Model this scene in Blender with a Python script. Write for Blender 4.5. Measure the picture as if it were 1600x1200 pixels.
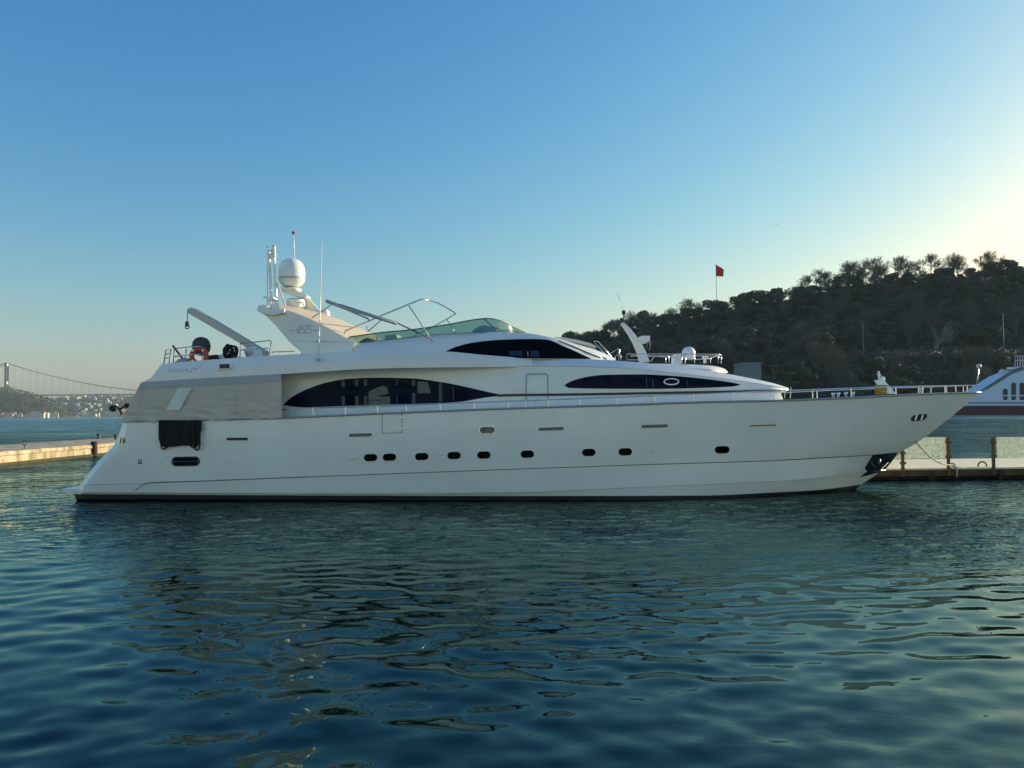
import bpy, math, random
import numpy as np
from mathutils import Vector, Matrix, noise
random.seed(7)
rng = np.random.default_rng(11)
R = math.radians
for o in list(bpy.data.objects): bpy.data.objects.remove(o)
SC = bpy.context.scene
COL = SC.collection

# ------------------------------------------------------------------ camera
CAM_H, FPX, PITCH, ROLL = 2.76, 1200.0, math.atan(43.4/1200), R(-0.644)
CM = Matrix.Rotation(math.pi/2+PITCH, 3, 'X') @ Matrix.Rotation(ROLL, 3, 'Z')
cd = bpy.data.cameras.new('camera'); cd.sensor_width = 36; cd.lens = 27.0
cd.clip_start = 0.1; cd.clip_end = 20000
cam = bpy.data.objects.new('camera', cd); COL.objects.link(cam)
cam.matrix_world = Matrix.Translation((0, 0, CAM_H)) @ CM.to_4x4()
SC.camera = cam
# ------------------------------------------------------------------ light
SUN_AZ, SUN_EL = 64.0, 13.0        # azimuth from +Y towards +X
w = bpy.data.worlds.new('World'); SC.world = w; w.use_nodes = True
nt = w.node_tree; nt.nodes.clear()
wo = nt.nodes.new('ShaderNodeOutputWorld'); bg = nt.nodes.new('ShaderNodeBackground')
sky = nt.nodes.new('ShaderNodeTexSky'); sky.sky_type = 'NISHITA'; sky.sun_disc = False
sky.sun_elevation = R(SUN_EL); sky.sun_rotation = R(SUN_AZ); sky.altitude = 0
sky.air_density = 1.5; sky.dust_density = 1.0; sky.ozone_density = 1.0
bg.inputs[1].default_value = 0.15
def vm(op, a, b=None):
    q = nt.nodes.new('ShaderNodeVectorMath'); q.operation = op
    for i, v in enumerate((a, b)):
        if v is None: continue
        if isinstance(v, tuple): q.inputs[i].default_value = v
        else: nt.links.new(v, q.inputs[i])
    return q
raw = vm('MULTIPLY', sky.outputs[0], (.1137, .1137, .1137))
sat = vm('MAXIMUM', raw.outputs[0], (.002, .002, .002))
sp = nt.nodes.new('ShaderNodeSeparateXYZ'); cb = nt.nodes.new('ShaderNodeCombineXYZ'); nt.links.new(sat.outputs[0], sp.inputs[0])
for i, e in enumerate((1.795, 1.204, .648)):          # film-like response per channel
    pw_ = nt.nodes.new('ShaderNodeMath'); pw_.operation = 'POWER'; pw_.inputs[1].default_value = e
    nt.links.new(sp.outputs[i], pw_.inputs[0]); nt.links.new(pw_.outputs[0], cb.inputs[i])
tint = vm('MULTIPLY', cb.outputs[0], (1.48*4.4, 1.279*4.4, 1.096*4.4))
tint = vm('MINIMUM', tint.outputs[0], (6.5, 6.6, 5.6))
nt.links.new(tint.outputs[0], bg.inputs[0]); nt.links.new(bg.outputs[0], wo.inputs[0])
sd = bpy.data.lights.new('sun', 'SUN'); sd.energy = 4.6; sd.angle = R(0.5); sd.color = (1.0, 0.82, 0.52)
sun = bpy.data.objects.new('sun', sd); COL.objects.link(sun)
sv = Vector((math.cos(R(SUN_EL))*math.sin(R(SUN_AZ)), math.cos(R(SUN_EL))*math.cos(R(SUN_AZ)), math.sin(R(SUN_EL))))
sun.rotation_euler = sv.to_track_quat('Z', 'Y').to_euler(); sun.location = (40, 10, 30)
SC.view_settings.view_transform = 'Standard'; SC.view_settings.look = 'None'
SC.view_settings.exposure = 0.78; SC.view_settings.gamma = 1.0

# ------------------------------------------------------------------ projection helpers
def ray(px, py):
    return CM @ Vector(((px-800)/FPX, (600-py)/FPX, -1.0))
def at(px, py, Y):
    d = ray(px, py); return Vector((0, 0, CAM_H)) + d*(Y/d.y)
TH = R(4.9)
OY = Vector((0.0, 23.72, 0.0))
EU = Vector((math.cos(TH), -math.sin(TH), 0)); EV = Vector((math.sin(TH), math.cos(TH), 0))
HB = 3.3
def un(px, py, v):                      # pixel -> yacht local point on the lengthwise plane v
    d = ray(px, py); o = Vector((0, 0, CAM_H)) - OY
    t = (v - o.dot(EV))/d.dot(EV); p = o + d*t
    return (p.dot(EU), v, p.z)
def curve(pts):                         # monotone cubic through pixel points
    xs = [p[0] for p in pts]; ys = [p[1] for p in pts]; n = len(xs)
    dl = [(ys[i+1]-ys[i])/(xs[i+1]-xs[i]) for i in range(n-1)]
    m = [dl[0]] + [0 if dl[i-1]*dl[i] <= 0 else 2*dl[i-1]*dl[i]/(dl[i-1]+dl[i]) for i in range(1, n-1)] + [dl[-1]]
    def f(x):
        if x <= xs[0]: return ys[0] + m[0]*(x-xs[0])*0.0
        if x >= xs[-1]: return ys[-1]
        i = max(k for k in range(n-1) if xs[k] <= x); h = xs[i+1]-xs[i]; t = (x-xs[i])/h
        return ((2*t**3-3*t*t+1)*ys[i] + (t**3-2*t*t+t)*h*m[i] + (-2*t**3+3*t*t)*ys[i+1] + (t**3-t*t)*h*m[i+1])
    return f
def lerp(a, b, t): return a+(b-a)*t

# ------------------------------------------------------------------ materials
def mat(name, col=(.8, .8, .8), rough=.5, metal=0, spec=.5, coat=0, var=0.0, vscale=3.0, bump=0.0, bscale=20, col2=None, stretch=None):
    m = bpy.data.materials.new(name); m.use_nodes = True
    n = m.node_tree; p = n.nodes['Principled BSDF']
    p.inputs['Base Color'].default_value = (*col, 1); p.inputs['Roughness'].default_value = rough
    p.inputs['Metallic'].default_value = metal; p.inputs['Specular IOR Level'].default_value = spec
    p.inputs['Coat Weight'].default_value = coat
    if var or bump:
        tc = n.nodes.new('ShaderNodeTexCoord'); mp = n.nodes.new('ShaderNodeMapping')
        n.links.new(tc.outputs['Object'], mp.inputs[0])
        if stretch: mp.inputs['Scale'].default_value = stretch
    if var:
        a = n.nodes.new('ShaderNodeTexNoise'); a.inputs['Scale'].default_value = vscale; a.inputs['Detail'].default_value = 6
        n.links.new(mp.outputs[0], a.inputs[0])
        r = n.nodes.new('ShaderNodeValToRGB'); r.color_ramp.elements[0].position = .3; r.color_ramp.elements[1].position = .7
        c2 = col2 or tuple(c*(1-var) for c in col)
        r.color_ramp.elements[0].color = (*c2, 1); r.color_ramp.elements[1].color = (*col, 1)
        n.links.new(a.outputs[0], r.inputs[0]); n.links.new(r.outputs[0], p.inputs['Base Color'])
    if bump:
        b = n.nodes.new('ShaderNodeTexNoise'); b.inputs['Scale'].default_value = bscale; b.inputs['Detail'].default_value = 5
        n.links.new(mp.outputs[0], b.inputs[0])
        bn = n.nodes.new('ShaderNodeBump'); bn.inputs['Strength'].default_value = bump; bn.inputs['Distance'].default_value = .05
        n.links.new(b.outputs[0], bn.inputs['Height']); n.links.new(bn.outputs[0], p.inputs['Normal'])
    return m
M = {}
M['gel'] = mat('white_gelcoat', (.80, .80, .78), .28, spec=.5, coat=.3, var=.07, vscale=.6, col2=(.74, .735, .71))
M['hullgel'] = mat('hull_gelcoat', (.80, .80, .785), .22, coat=.4, var=.1, vscale=.5, col2=(.72, .715, .69), stretch=(.7, 1, 1.2))
M['cream'] = mat('cream_and_bounce', (.80, .70, .50), .45, var=.05)
M['black'] = mat('black_paint', (.012, .012, .014), .35)
M['rubber'] = mat('black_rubber', (.015, .015, .017), .7, bump=.2)
M['steel'] = mat('stainless_steel', (.62, .63, .64), .22, metal=1)
M['alum'] = mat('grey_aluminium', (.35, .36, .37), .4, metal=.6)
M['glass'] = mat('tinted_window', (.002, .006, .022), .04, spec=.05)
M['glass2'] = mat('dark_brown_window', (.003, .0015, .002), .06, spec=.1)
M['pane'] = mat('bright_pane', (.03, .055, .075), .1)
M['curtain'] = mat('navy_curtain', (.012, .025, .055), .3)
M['canvas'] = mat('grey_canvas', (.58, .50, .405), .85, var=.06, vscale=1.2, bump=.15, bscale=9)
M['valance'] = mat('grey_valance', (.42, .43, .45), .85, var=.08)
M['vinyl'] = mat('clear_vinyl', (.64, .65, .62), .3, bump=.3, bscale=6)
M['line'] = mat('panel_gap_and_shade', (.05, .055, .06), .6)
M['blue'] = mat('blue_lettering', (.05, .14, .32), .4)
M['greylet'] = mat('grey_lettering', (.22, .25, .28), .4)
M['orange'] = mat('life_ring_orange', (.65, .07, .02), .5, var=.2, vscale=8)
M['reddark'] = mat('red_cloth', (.35, .02, .02), .8)
M['rope_y'] = mat('ochre_rope', (.5, .30, .06), .85, bump=.6, bscale=60)
M['rope_b'] = mat('black_rope', (.012, .012, .016), .85, bump=.6, bscale=60)
M['rope_w'] = mat('pale_rope', (.5, .45, .34), .85, bump=.6, bscale=60)
M['brass'] = mat('rusty_steel', (.22, .12, .045), .75, metal=.2, var=.6, vscale=9)
M['plank'] = mat('pontoon_planks', (.82, .76, .54), .8, var=.25, vscale=4, stretch=(.3, 6, 1), bump=.3)
M['pside'] = mat('pontoon_side', (.11, .065, .03), .85, var=.6, vscale=3, bump=.4)
M['concrete'] = mat('pier_concrete', (.56, .49, .36), .9, var=.4, vscale=1.6, bump=.6, bscale=5, col2=(.20, .155, .09), stretch=(1, 1.3, .45))
M['algae'] = mat('algae_band', (.05, .045, .02), .8, var=.5, vscale=3, bump=.5)
M['wood'] = mat('wet_timber', (.03, .025, .02), .8, var=.4, bump=.4)
M['flag'] = mat('red_flag', (.85, .02, .02), .7)
M['teak'] = mat('teak', (.30, .19, .10), .7, var=.2, vscale=6)
M['maroon'] = mat('maroon_paint', (.10, .012, .03), .4, var=.2)
M['purple'] = mat('purple_stripe', (.07, .035, .10), .4)
M['bluewhite'] = mat('ferry_white', (.78, .80, .84), .4, var=.06, vscale=.3)
M['bark'] = mat('grey_bark', (.10, .085, .065), .9, var=.3, vscale=3)
M['barkpale'] = mat('pale_bark', (.34, .33, .26), .9, var=.2)
M['twig'] = mat('brown_twigs', (.105, .102, .08), .95)
M['leafA'] = mat('dark_evergreen_leaves', (.06, .095, .042), .75, var=.5, vscale=.25, col2=(.028, .046, .028))
M['leafB'] = mat('olive_evergreen_leaves', (.085, .10, .05), .75, var=.5, vscale=.3, col2=(.045, .058, .03))
M['soil'] = mat('hill_soil', (.03, .036, .022), .95, var=.5, vscale=.05, bump=.5, bscale=.6)
M['brush'] = mat('undergrowth_leaves', (.06, .082, .048), .9, var=.55, vscale=.08, col2=(.058, .055, .042))
M['farhill'] = mat('far_hill_woods', (.05, .062, .036), .95, var=.6, vscale=.012, bump=1.0, bscale=.05)
M['towngreen'] = mat('town_hill_green', (.075, .09, .055), .95, var=.5, vscale=.015, bump=1.0, bscale=.04)
M['asphalt'] = mat('asphalt', (.06, .06, .06), .9, var=.2)
M['bridge'] = mat('bridge_steel', (.12, .13, .14), .6)
M['bridgelit'] = mat('bridge_portal_sunlit', (.6, .6, .58), .6)  # paler copy of the bridge steel: sunlight on the portal beams as colour
M['wallA'] = mat('cream_render', (.72, .66, .52), .85, var=.1, vscale=.1)
M['wallB'] = mat('white_render', (.62, .61, .57), .85, var=.1, vscale=.1)
M['wallC'] = mat('ochre_render', (.62, .45, .25), .85, var=.1, vscale=.1)
M['tile'] = mat('clay_tile_roof', (.30, .12, .07), .85, var=.2, vscale=.3)
M['winfar'] = mat('house_window', (.05, .06, .07), .3)
M['carw'] = mat('car_white', (.75, .76, .78), .3); M['cars'] = mat('car_silver', (.45, .47, .5), .3, metal=.5); M['card'] = mat('car_dark', (.08, .09, .11), .3)
M['whitewall'] = mat('white_wall_paint', (.7, .7, .68), .8, var=.2)
M['lamp'] = mat('galvanised_pole', (.30, .31, .30), .5, metal=.4)
M['amberlens'] = mat('lamp_lens', (.55, .5, .4), .2)

def glassmat(name, tint, refl=.12, opac=0.0, ocol=(.5, .5, .5), nscale=0):
    m = bpy.data.materials.new(name); m.use_nodes = True; n = m.node_tree; n.nodes.clear()
    o = n.nodes.new('ShaderNodeOutputMaterial'); t = n.nodes.new('ShaderNodeBsdfTransparent'); g = n.nodes.new('ShaderNodeBsdfGlossy')
    t.inputs[0].default_value = (*tint, 1); g.inputs['Roughness'].default_value = .05; g.inputs[0].default_value = (.9, .95, 1, 1)
    mx = n.nodes.new('ShaderNodeMixShader'); mx.inputs[0].default_value = refl
    n.links.new(t.outputs[0], mx.inputs[1]); n.links.new(g.outputs[0], mx.inputs[2])
    last = mx
    if opac:
        d = n.nodes.new('ShaderNodeBsdfDiffuse'); d.inputs[0].default_value = (*ocol, 1)
        tr = n.nodes.new('ShaderNodeBsdfTranslucent'); tr.inputs[0].default_value = (*ocol, 1)
        ad = n.nodes.new('ShaderNodeMixShader'); ad.inputs[0].default_value = .5
        n.links.new(d.outputs[0], ad.inputs[1]); n.links.new(tr.outputs[0], ad.inputs[2])
        m2 = n.nodes.new('ShaderNodeMixShader'); m2.inputs[0].default_value = opac
        tc = n.nodes.new('ShaderNodeTexCoord'); nz = n.nodes.new('ShaderNodeTexNoise'); nz.inputs['Scale'].default_value = nscale; nz.inputs['Detail'].default_value = 8
        n.links.new(tc.outputs['Object'], nz.inputs[0])
        ma = n.nodes.new('ShaderNodeMapRange'); ma.inputs[1].default_value = .35; ma.inputs[2].default_value = .7; ma.inputs[3].default_value = opac*.55; ma.inputs[4].default_value = min(1, opac*1.3)
        n.links.new(nz.outputs[0], ma.inputs[0]); n.links.new(ma.outputs[0], m2.inputs[0])
        n.links.new(mx.outputs[0], m2.inputs[1]); n.links.new(ad.outputs[0], m2.inputs[2]); last = m2
    n.links.new(last.outputs[0], o.inputs[0]); return m
M['teal'] = glassmat('teal_windscreen', (.22, .36, .33), .06)
M['dirty'] = glassmat('dirty_glass', (.85, .92, .88), .08, .42, (.85, .86, .76), 9)
M['amber'] = glassmat('amber_window', (.8, .62, .35), .1, .55, (.8, .62, .36), 3)

# ------------------------------------------------------------------ object helpers
def tag(o, label=None, cat=None, group=None, kind=None):
    if label: o['label'] = label
    if cat: o['category'] = cat
    if group: o['group'] = group
    if kind: o['kind'] = kind
    return o
def mk(name, verts, faces, m, parent=None, smooth=False, sharp=None):
    me = bpy.data.meshes.new(name); me.from_pydata([tuple(v) for v in verts], [], faces); me.update()
    for mm in (m if isinstance(m, (list, tuple)) else [m]): me.materials.append(mm)
    if smooth:
        me.polygons.foreach_set('use_smooth', [True]*len(me.polygons))
        if sharp is not None:
            try: me.set_sharp_from_angle(angle=R(sharp))
            except Exception: pass
    o = bpy.data.objects.new(name, me); COL.objects.link(o)
    if parent: o.parent = parent
    return o
def empty(name, loc, rz=0, parent=None):
    o = bpy.data.objects.new(name, None); COL.objects.link(o); o.location = loc; o.rotation_euler = (0, 0, rz)
    o.empty_display_size = .3
    if parent: o.parent = parent
    return o
class MB:
    def __init__(s): s.v = []; s.f = []
    def add(s, v, f):
        n = len(s.v); s.v += [tuple(a) for a in v]; s.f += [tuple(i+n for i in q) for q in f]; return s
    def box(s, c, d, rz=0):
        x, y, z = [k/2 for k in d]; vs = []
        for a, b, cc in ((-1,-1,-1),(1,-1,-1),(1,1,-1),(-1,1,-1),(-1,-1,1),(1,-1,1),(1,1,1),(-1,1,1)):
            X, Y = a*x, b*y
            vs.append((c[0]+X*math.cos(rz)-Y*math.sin(rz), c[1]+X*math.sin(rz)+Y*math.cos(rz), c[2]+cc*z))
        return s.add(vs, [(0,3,2,1),(4,5,6,7),(0,1,5,4),(1,2,6,5),(2,3,7,6),(3,0,4,7)])
    def tube(s, pts, r, n=6, r2=None, cap=True):
        pts = [Vector(p) for p in pts]; vs = []; L = len(pts)
        for i, p in enumerate(pts):
            d = (pts[min(i+1, L-1)]-pts[max(i-1, 0)]).normalized()
            a = d.cross(Vector((0, 0, 1)));  a = a.normalized() if a.length > .05 else d.cross(Vector((1, 0, 0))).normalized()
            b = d.cross(a); rr = r if r2 is None else lerp(r, r2, i/max(1, L-1))
            for k in range(n):
                t = 2*math.pi*k/n; vs.append(p+(a*math.cos(t)+b*math.sin(t))*rr)
        fs = [(i*n+k, i*n+(k+1) % n, (i+1)*n+(k+1) % n, (i+1)*n+k) for i in range(L-1) for k in range(n)]
        if cap: fs += [tuple(range(n))[::-1], tuple((L-1)*n+k for k in range(n))]
        return s.add(vs, fs)
    def lathe(s, prof, c, n=20, axis='z'):
        vs = []
        for (r, h) in prof:
            for k in range(n):
                t = 2*math.pi*k/n
                if axis == 'z': vs.append((c[0]+r*math.cos(t), c[1]+r*math.sin(t), c[2]+h))
                elif axis == 'y': vs.append((c[0]+r*math.cos(t), c[1]+h, c[2]+r*math.sin(t)))
                else: vs.append((c[0]+h, c[1]+r*math.cos(t), c[2]+r*math.sin(t)))
        L = len(prof)
        fs = [(i*n+k, i*n+(k+1) % n, (i+1)*n+(k+1) % n, (i+1)*n+k) for i in range(L-1) for k in range(n)]
        fs += [tuple(range(n))[::-1], tuple((L-1)*n+k for k in range(n))]
        return s.add(vs, fs)
    def prism(s, a, b):                 # two equal rings joined
        n = len(a); return s.add(list(a)+list(b), [tuple(range(n)), tuple(range(2*n-1, n-1, -1))]+[(i, i+n, (i+1) % n+n, (i+1) % n) for i in range(n)])
    def torus(s, c, R1, r, axis='y', n=24, m=8, sx=1, sz=1):
        vs = []
        for i in range(n):
            t = 2*math.pi*i/n
            for j in range(m):
                u = 2*math.pi*j/m; q = R1+r*math.cos(u); h = r*math.sin(u)
                if axis == 'y': vs.append((c[0]+q*math.cos(t)*sx, c[1]+h, c[2]+q*math.sin(t)*sz))
                elif axis == 'x': vs.append((c[0]+h, c[1]+q*math.cos(t)*sx, c[2]+q*math.sin(t)*sz))
                else: vs.append((c[0]+q*math.cos(t), c[1]+q*math.sin(t), c[2]+h))
        return s.add(vs, [(i*m+j, ((i+1) % n)*m+j, ((i+1) % n)*m+(j+1) % m, i*m+(j+1) % m) for i in range(n) for j in range(m)])
    def build(s, name, m, parent=None, smooth=False, sharp=None): return mk(name, s.v, s.f, m, parent, smooth, sharp)

# ------------------------------------------------------------------ water (one sheet, real waves)
def water():
    nx, ny = 1500, 1150
    t = np.linspace(-1, 1, nx); k = 8.0
    X = 3600*np.sinh(k*t)/math.sinh(k)
    u = np.linspace(0, 1, ny)
    Y = -40 + 43*np.clip(u/.04, 0, 1)
    g = (u-.04)/.96; kk = 7.5
    Y = np.where(u > .04, 3 + 3800*np.sinh(kk*np.clip(g, 0, 1))/math.sinh(kk), Y)
    XX, YY = np.meshgrid(X, Y)
    dx = np.gradient(X); dy = np.gradient(Y); SP = np.maximum(dx[None, :], dy[:, None])
    H = np.zeros_like(XX)
    wx = XX + .35*np.sin(YY*.45+1.3) + .25*np.sin(XX*.31+YY*.2)
    wy = YY + .45*np.sin(XX*.37+.7) + .3*np.sin(YY*.53+XX*.11)
    lams = np.exp(rng.uniform(math.log(.2), math.log(3.2), 150))
    for lam in lams:
        th = math.pi/2 + rng.normal(.12, .58); kx, ky = math.cos(th), math.sin(th)
        slope = .0112*math.exp(-(math.log(lam/.62)/.85)**2)
        amp = slope*lam/(2*math.pi)*1.5
        fade = np.clip((lam/SP-3.0)/3.0, 0, 1)
        grp = .55+.65*np.sin(XX*.12*rng.uniform(.5, 1.5)+YY*.1*rng.uniform(.5, 1.5)+rng.uniform(0, 6.3))
        H += amp*fade*grp*np.sin(2*math.pi/lam*(kx*wx+ky*wy)+rng.uniform(0, 6.3))
    co = np.stack([XX, YY, H], -1).reshape(-1, 3).astype(np.float32)
    me = bpy.data.meshes.new('water')
    idx = np.arange(nx*ny).reshape(ny, nx)
    q = np.stack([idx[:-1, :-1], idx[:-1, 1:], idx[1:, 1:], idx[1:, :-1]], -1).reshape(-1, 4).astype(np.int32)
    me.vertices.add(nx*ny); me.vertices.foreach_set('co', co.ravel())
    me.loops.add(q.size); me.loops.foreach_set('vertex_index', q.ravel())
    me.polygons.add(len(q)); me.polygons.foreach_set('loop_start', np.arange(0, q.size, 4, dtype=np.int32))
    me.polygons.foreach_set('use_smooth', np.ones(len(q), dtype=bool)); me.update(calc_edges=True)
    m = bpy.data.materials.new('sea_water'); m.use_nodes = True; n = m.node_tree; p = n.nodes['Principled BSDF']
    n.nodes.remove(p); wout = [q for q in n.nodes if q.type == 'OUTPUT_MATERIAL'][0]
    df = n.nodes.new('ShaderNodeBsdfDiffuse'); df.inputs[0].default_value = (.0002, .006, .0065, 1)
    gl = n.nodes.new('ShaderNodeBsdfGlossy'); gl.inputs[0].default_value = (.68, .93, .88, 1)
    fr = n.nodes.new('ShaderNodeFresnel'); fr.inputs['IOR'].default_value = 1.333
    mixw = n.nodes.new('ShaderNodeMixShader')
    tc = n.nodes.new('ShaderNodeTexCoord')
    def nz(scale, det, sx=1, sy=1, rz=0):
        mp = n.nodes.new('ShaderNodeMapping'); mp.inputs['Scale'].default_value = (sx, sy, 1); mp.inputs['Rotation'].default_value = (0, 0, rz)
        a = n.nodes.new('ShaderNodeTexNoise'); a.inputs['Scale'].default_value = scale; a.inputs['Detail'].default_value = det
        n.links.new(tc.outputs['Object'], mp.inputs[0]); n.links.new(mp.outputs[0], a.inputs[0]); return a
    def mth(op, a, b=None, clamp=False):
        q = n.nodes.new('ShaderNodeMath'); q.operation = op; q.use_clamp = clamp
        for i, v in enumerate((a, b)):
            if v is None: continue
            if isinstance(v, (int, float)): q.inputs[i].default_value = v
            else: n.links.new(v, q.inputs[i])
        return q.outputs[0]
    # patches of wind ripples: weak close to the quay the picture is taken from, strong in the open
    sx = n.nodes.new('ShaderNodeSeparateXYZ'); n.links.new(tc.outputs['Object'], sx.inputs[0])
    mr = n.nodes.new('ShaderNodeMapRange'); mr.inputs[1].default_value = 12.5; mr.inputs[2].default_value = 20; mr.inputs[3].default_value = .03; mr.inputs[4].default_value = 1
    ysh = mth('ADD', sx.outputs[1], mth('MULTIPLY', sx.outputs[0], .13)); n.links.new(ysh, mr.inputs[0])
    patch = nz(.16, 3); pm = n.nodes.new('ShaderNodeMapRange'); pm.inputs[1].default_value = .4; pm.inputs[2].default_value = .62; pm.inputs[3].default_value = .35; pm.inputs[4].default_value = 1.1
    n.links.new(patch.outputs[0], pm.inputs[0])
    f1 = nz(3.2, 3, .55, 1, .15); f2 = nz(.9, 3, .6, 1, .1)
    b1 = n.nodes.new('ShaderNodeBump'); b1.inputs['Distance'].default_value = .30
    n.links.new(mth('MULTIPLY', mr.outputs[0], pm.outputs[0]), b1.inputs['Strength']); n.links.new(f1.outputs[0], b1.inputs['Height'])
    mr2 = n.nodes.new('ShaderNodeMapRange'); mr2.inputs[1].default_value = 28; mr2.inputs[2].default_value = 70; mr2.inputs[3].default_value = 0; mr2.inputs[4].default_value = 1
    n.links.new(sx.outputs[1], mr2.inputs[0])
    b2 = n.nodes.new('ShaderNodeBump'); b2.inputs['Distance'].default_value = .28
    n.links.new(mr2.outputs[0], b2.inputs['Strength']); n.links.new(f2.outputs[0], b2.inputs['Height']); n.links.new(b1.outputs[0], b2.inputs['Normal'])
    f3 = nz(.16, 4, .35, 1, .05); mr3 = n.nodes.new('ShaderNodeMapRange'); mr3.inputs[1].default_value = 60; mr3.inputs[2].default_value = 300; mr3.inputs[3].default_value = 0; mr3.inputs[4].default_value = 1
    n.links.new(sx.outputs[1], mr3.inputs[0]); b3 = n.nodes.new('ShaderNodeBump'); b3.inputs['Distance'].default_value = 2.2
    n.links.new(mr3.outputs[0], b3.inputs['Strength']); n.links.new(f3.outputs[0], b3.inputs['Height']); n.links.new(b2.outputs[0], b3.inputs['Normal']); b2 = b3
    f4 = nz(.02, 4, .3, 1.6, .03); rvar = n.nodes.new('ShaderNodeMapRange'); rvar.inputs[1].default_value = .38; rvar.inputs[2].default_value = .62; rvar.inputs[3].default_value = .35; rvar.inputs[4].default_value = 1.3; n.links.new(f4.outputs[0], rvar.inputs[0])
    mr4 = n.nodes.new('ShaderNodeMapRange'); mr4.inputs[1].default_value = 30; mr4.inputs[2].default_value = 260; mr4.inputs[3].default_value = .02; mr4.inputs[4].default_value = .34
    n.links.new(sx.outputs[1], mr4.inputs[0]); n.links.new(mth('MULTIPLY', mr4.outputs[0], rvar.outputs[0]), gl.inputs['Roughness'])      # waves too small to see far out
    for q in (df, gl, fr): n.links.new(b2.outputs[0], q.inputs['Normal'])
    n.links.new(mth('POWER', fr.outputs[0], .92), mixw.inputs[0]); n.links.new(df.outputs[0], mixw.inputs[1]); n.links.new(gl.outputs[0], mixw.inputs[2]); n.links.new(mixw.outputs[0], wout.inputs[0])
    me.materials.append(m)
    o = bpy.data.objects.new('water', me); COL.objects.link(o); tag(o, kind='structure')
water()

# quay the picture is taken from and unseen block, added for hull bounce light
sb = MB(); sb.box((0, -21.2, -1.4), (160, 41, 5.2)); tag(sb.build('quay', M['concrete']), kind='structure')
bl_ = empty('bounce_building', (0, -24, 1.2)); tag(bl_, 'long unseen blue green block added behind the viewer to bounce light on the hull', 'building')
sb = MB(); sb.box((0, 0, 8.5), (120, 12, 17)); sb.build('wall', mat('bounce_render', (.58, .80, .82), .85, var=.1, vscale=.2), bl_)
sb = MB(); sb.box((0, 0, 17.3), (121.5, 13.5, .6)); sb.build('roof', M['tile'], bl_)
for i in range(24):
    for z in (2.2, 6.2, 10.2, 14.2): MB().box((-57.5+i*5, 6.02, z), (1.3, .12, 1.9)).build('window', M['winfar'], bl_)

# ------------------------------------------------------------------ skins: surfaces lofted between lengthwise rows
class Skin:
    """rows: list of (xs, xe, yfun, vfun); lengthwise rows from top to bottom."""
    def __init__(s, rows, sub=4, nx=70, power=1.0):
        s.rows = rows; s.sub = sub; s.nx = nx; s.power = power
    def rowpt(s, i, t):
        xs, xe, yf, vf = s.rows[i]; x = lerp(xs, xe, t); return x, yf(x), vf(x)
    def pt(s, i, f, t):
        a = s.rowpt(i, t)
        if f == 0: return a
        b = s.rowpt(i+1, t); return tuple(lerp(p, q, f) for p, q in zip(a, b))
    def v(s, px, py):
        best = None; pr = None
        for i, (xs, xe, yf, vf) in enumerate(s.rows):
            x = min(max(px, min(xs, xe)), max(xs, xe)); cur = (yf(x), vf(x))
            if pr is not None and (pr[0] <= py <= cur[0]):
                f = (py-pr[0])/max(1e-6, cur[0]-pr[0]); return lerp(pr[1], cur[1], f)
            if pr is None and py < cur[0]: return cur[1]
            pr = cur
        return pr[1]
    def grid(s):
        G = []
        for i in range(len(s.rows)-1):
            for k in range(s.sub):
                G.append([un(*s.pt(i, k/s.sub, j/s.nx)) for j in range(s.nx+1)])
        G.append([un(*s.pt(len(s.rows)-1, 0, j/s.nx)) for j in range(s.nx+1)])
        return G
def mir(p): return (p[0], 2*HB-p[1], p[2])
def addgrid(mb, G, flip=False):
    n = len(G[0]); vs = [p for r in G for p in r]
    fs = []
    for i in range(len(G)-1):
        for j in range(n-1):
            q = (i*n+j, (i+1)*n+j, (i+1)*n+j+1, i*n+j+1)
            fs.append(q[::-1] if flip else q)
    mb.add(vs, fs)
def both(mb, G, cap_top=True, cap_bot=True, crown=0.0, ncap=6, ends=True):
    addgrid(mb, G); addgrid(mb, [[mir(p) for p in r] for r in G], True)
    def cap(row, flip, cr):
        C = []
        for k in range(ncap+1):
            f = k/ncap; C.append([(p[0], lerp(p[1], 2*HB-p[1], f), p[2]+cr*(1-(2*f-1)**2)*min(1, max(0, (HB-p[1])/1.0))) for p in row])
        addgrid(mb, C, flip)
    if cap_top: cap(G[0], True, crown)
    if cap_bot: cap(G[-1], False, 0)
    if ends:
        for j, fl in ((0, True), (-1, False)):
            addgrid(mb, [[r[j], (r[j][0], HB, r[j][2]), mir(r[j])] for r in G], fl)
def patch(skin, x0, x1, yt, yb, off=.012, nx=24, ny=4, mirror=False, mb=None):
    """sheet lying on a skin between two pixel curves, with a thin edge"""
    mb = mb or MB(); F = []; B = []
    for k in range(ny+1):
        F.append([]); B.append([])
        for j in range(nx+1):
            x = lerp(x0, x1, j/nx); y = lerp(yt(x), yb(x), k/ny); v = skin.v(x, y)
            p = un(x, y, v-off); F[-1].append(p); B[-1].append((p[0], v+.02, p[2]))
    def put(F, B, fl):
        addgrid(mb, F, fl)
        addgrid(mb, [B[0], F[0]], fl); addgrid(mb, [F[-1], B[-1]], fl)
        addgrid(mb, [[b[0], f[0]] for b, f in zip(B, F)], fl); addgrid(mb, [[f[-1], b[-1]] for b, f in zip(B, F)], fl)
    put(F, B, False)
    if mirror: put([[mir(p) for p in r] for r in F], [[mir(p) for p in r] for r in B], True)
    return mb
def patch2(skin, x0, x1, yt, yb, off, nx, ny, name, m, smooth=True):
    o = patch(skin, x0, x1, yt, yb, off, nx, ny).build(name, m, yacht, smooth, 30)
    mb = patch(skin, x0, x1, yt, yb, off, nx, ny); mb.v = [mir(v) for v in mb.v]; mb.f = [f[::-1] for f in mb.f]
    mb.build(name, m, yacht, smooth, 30)
    return o
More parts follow.
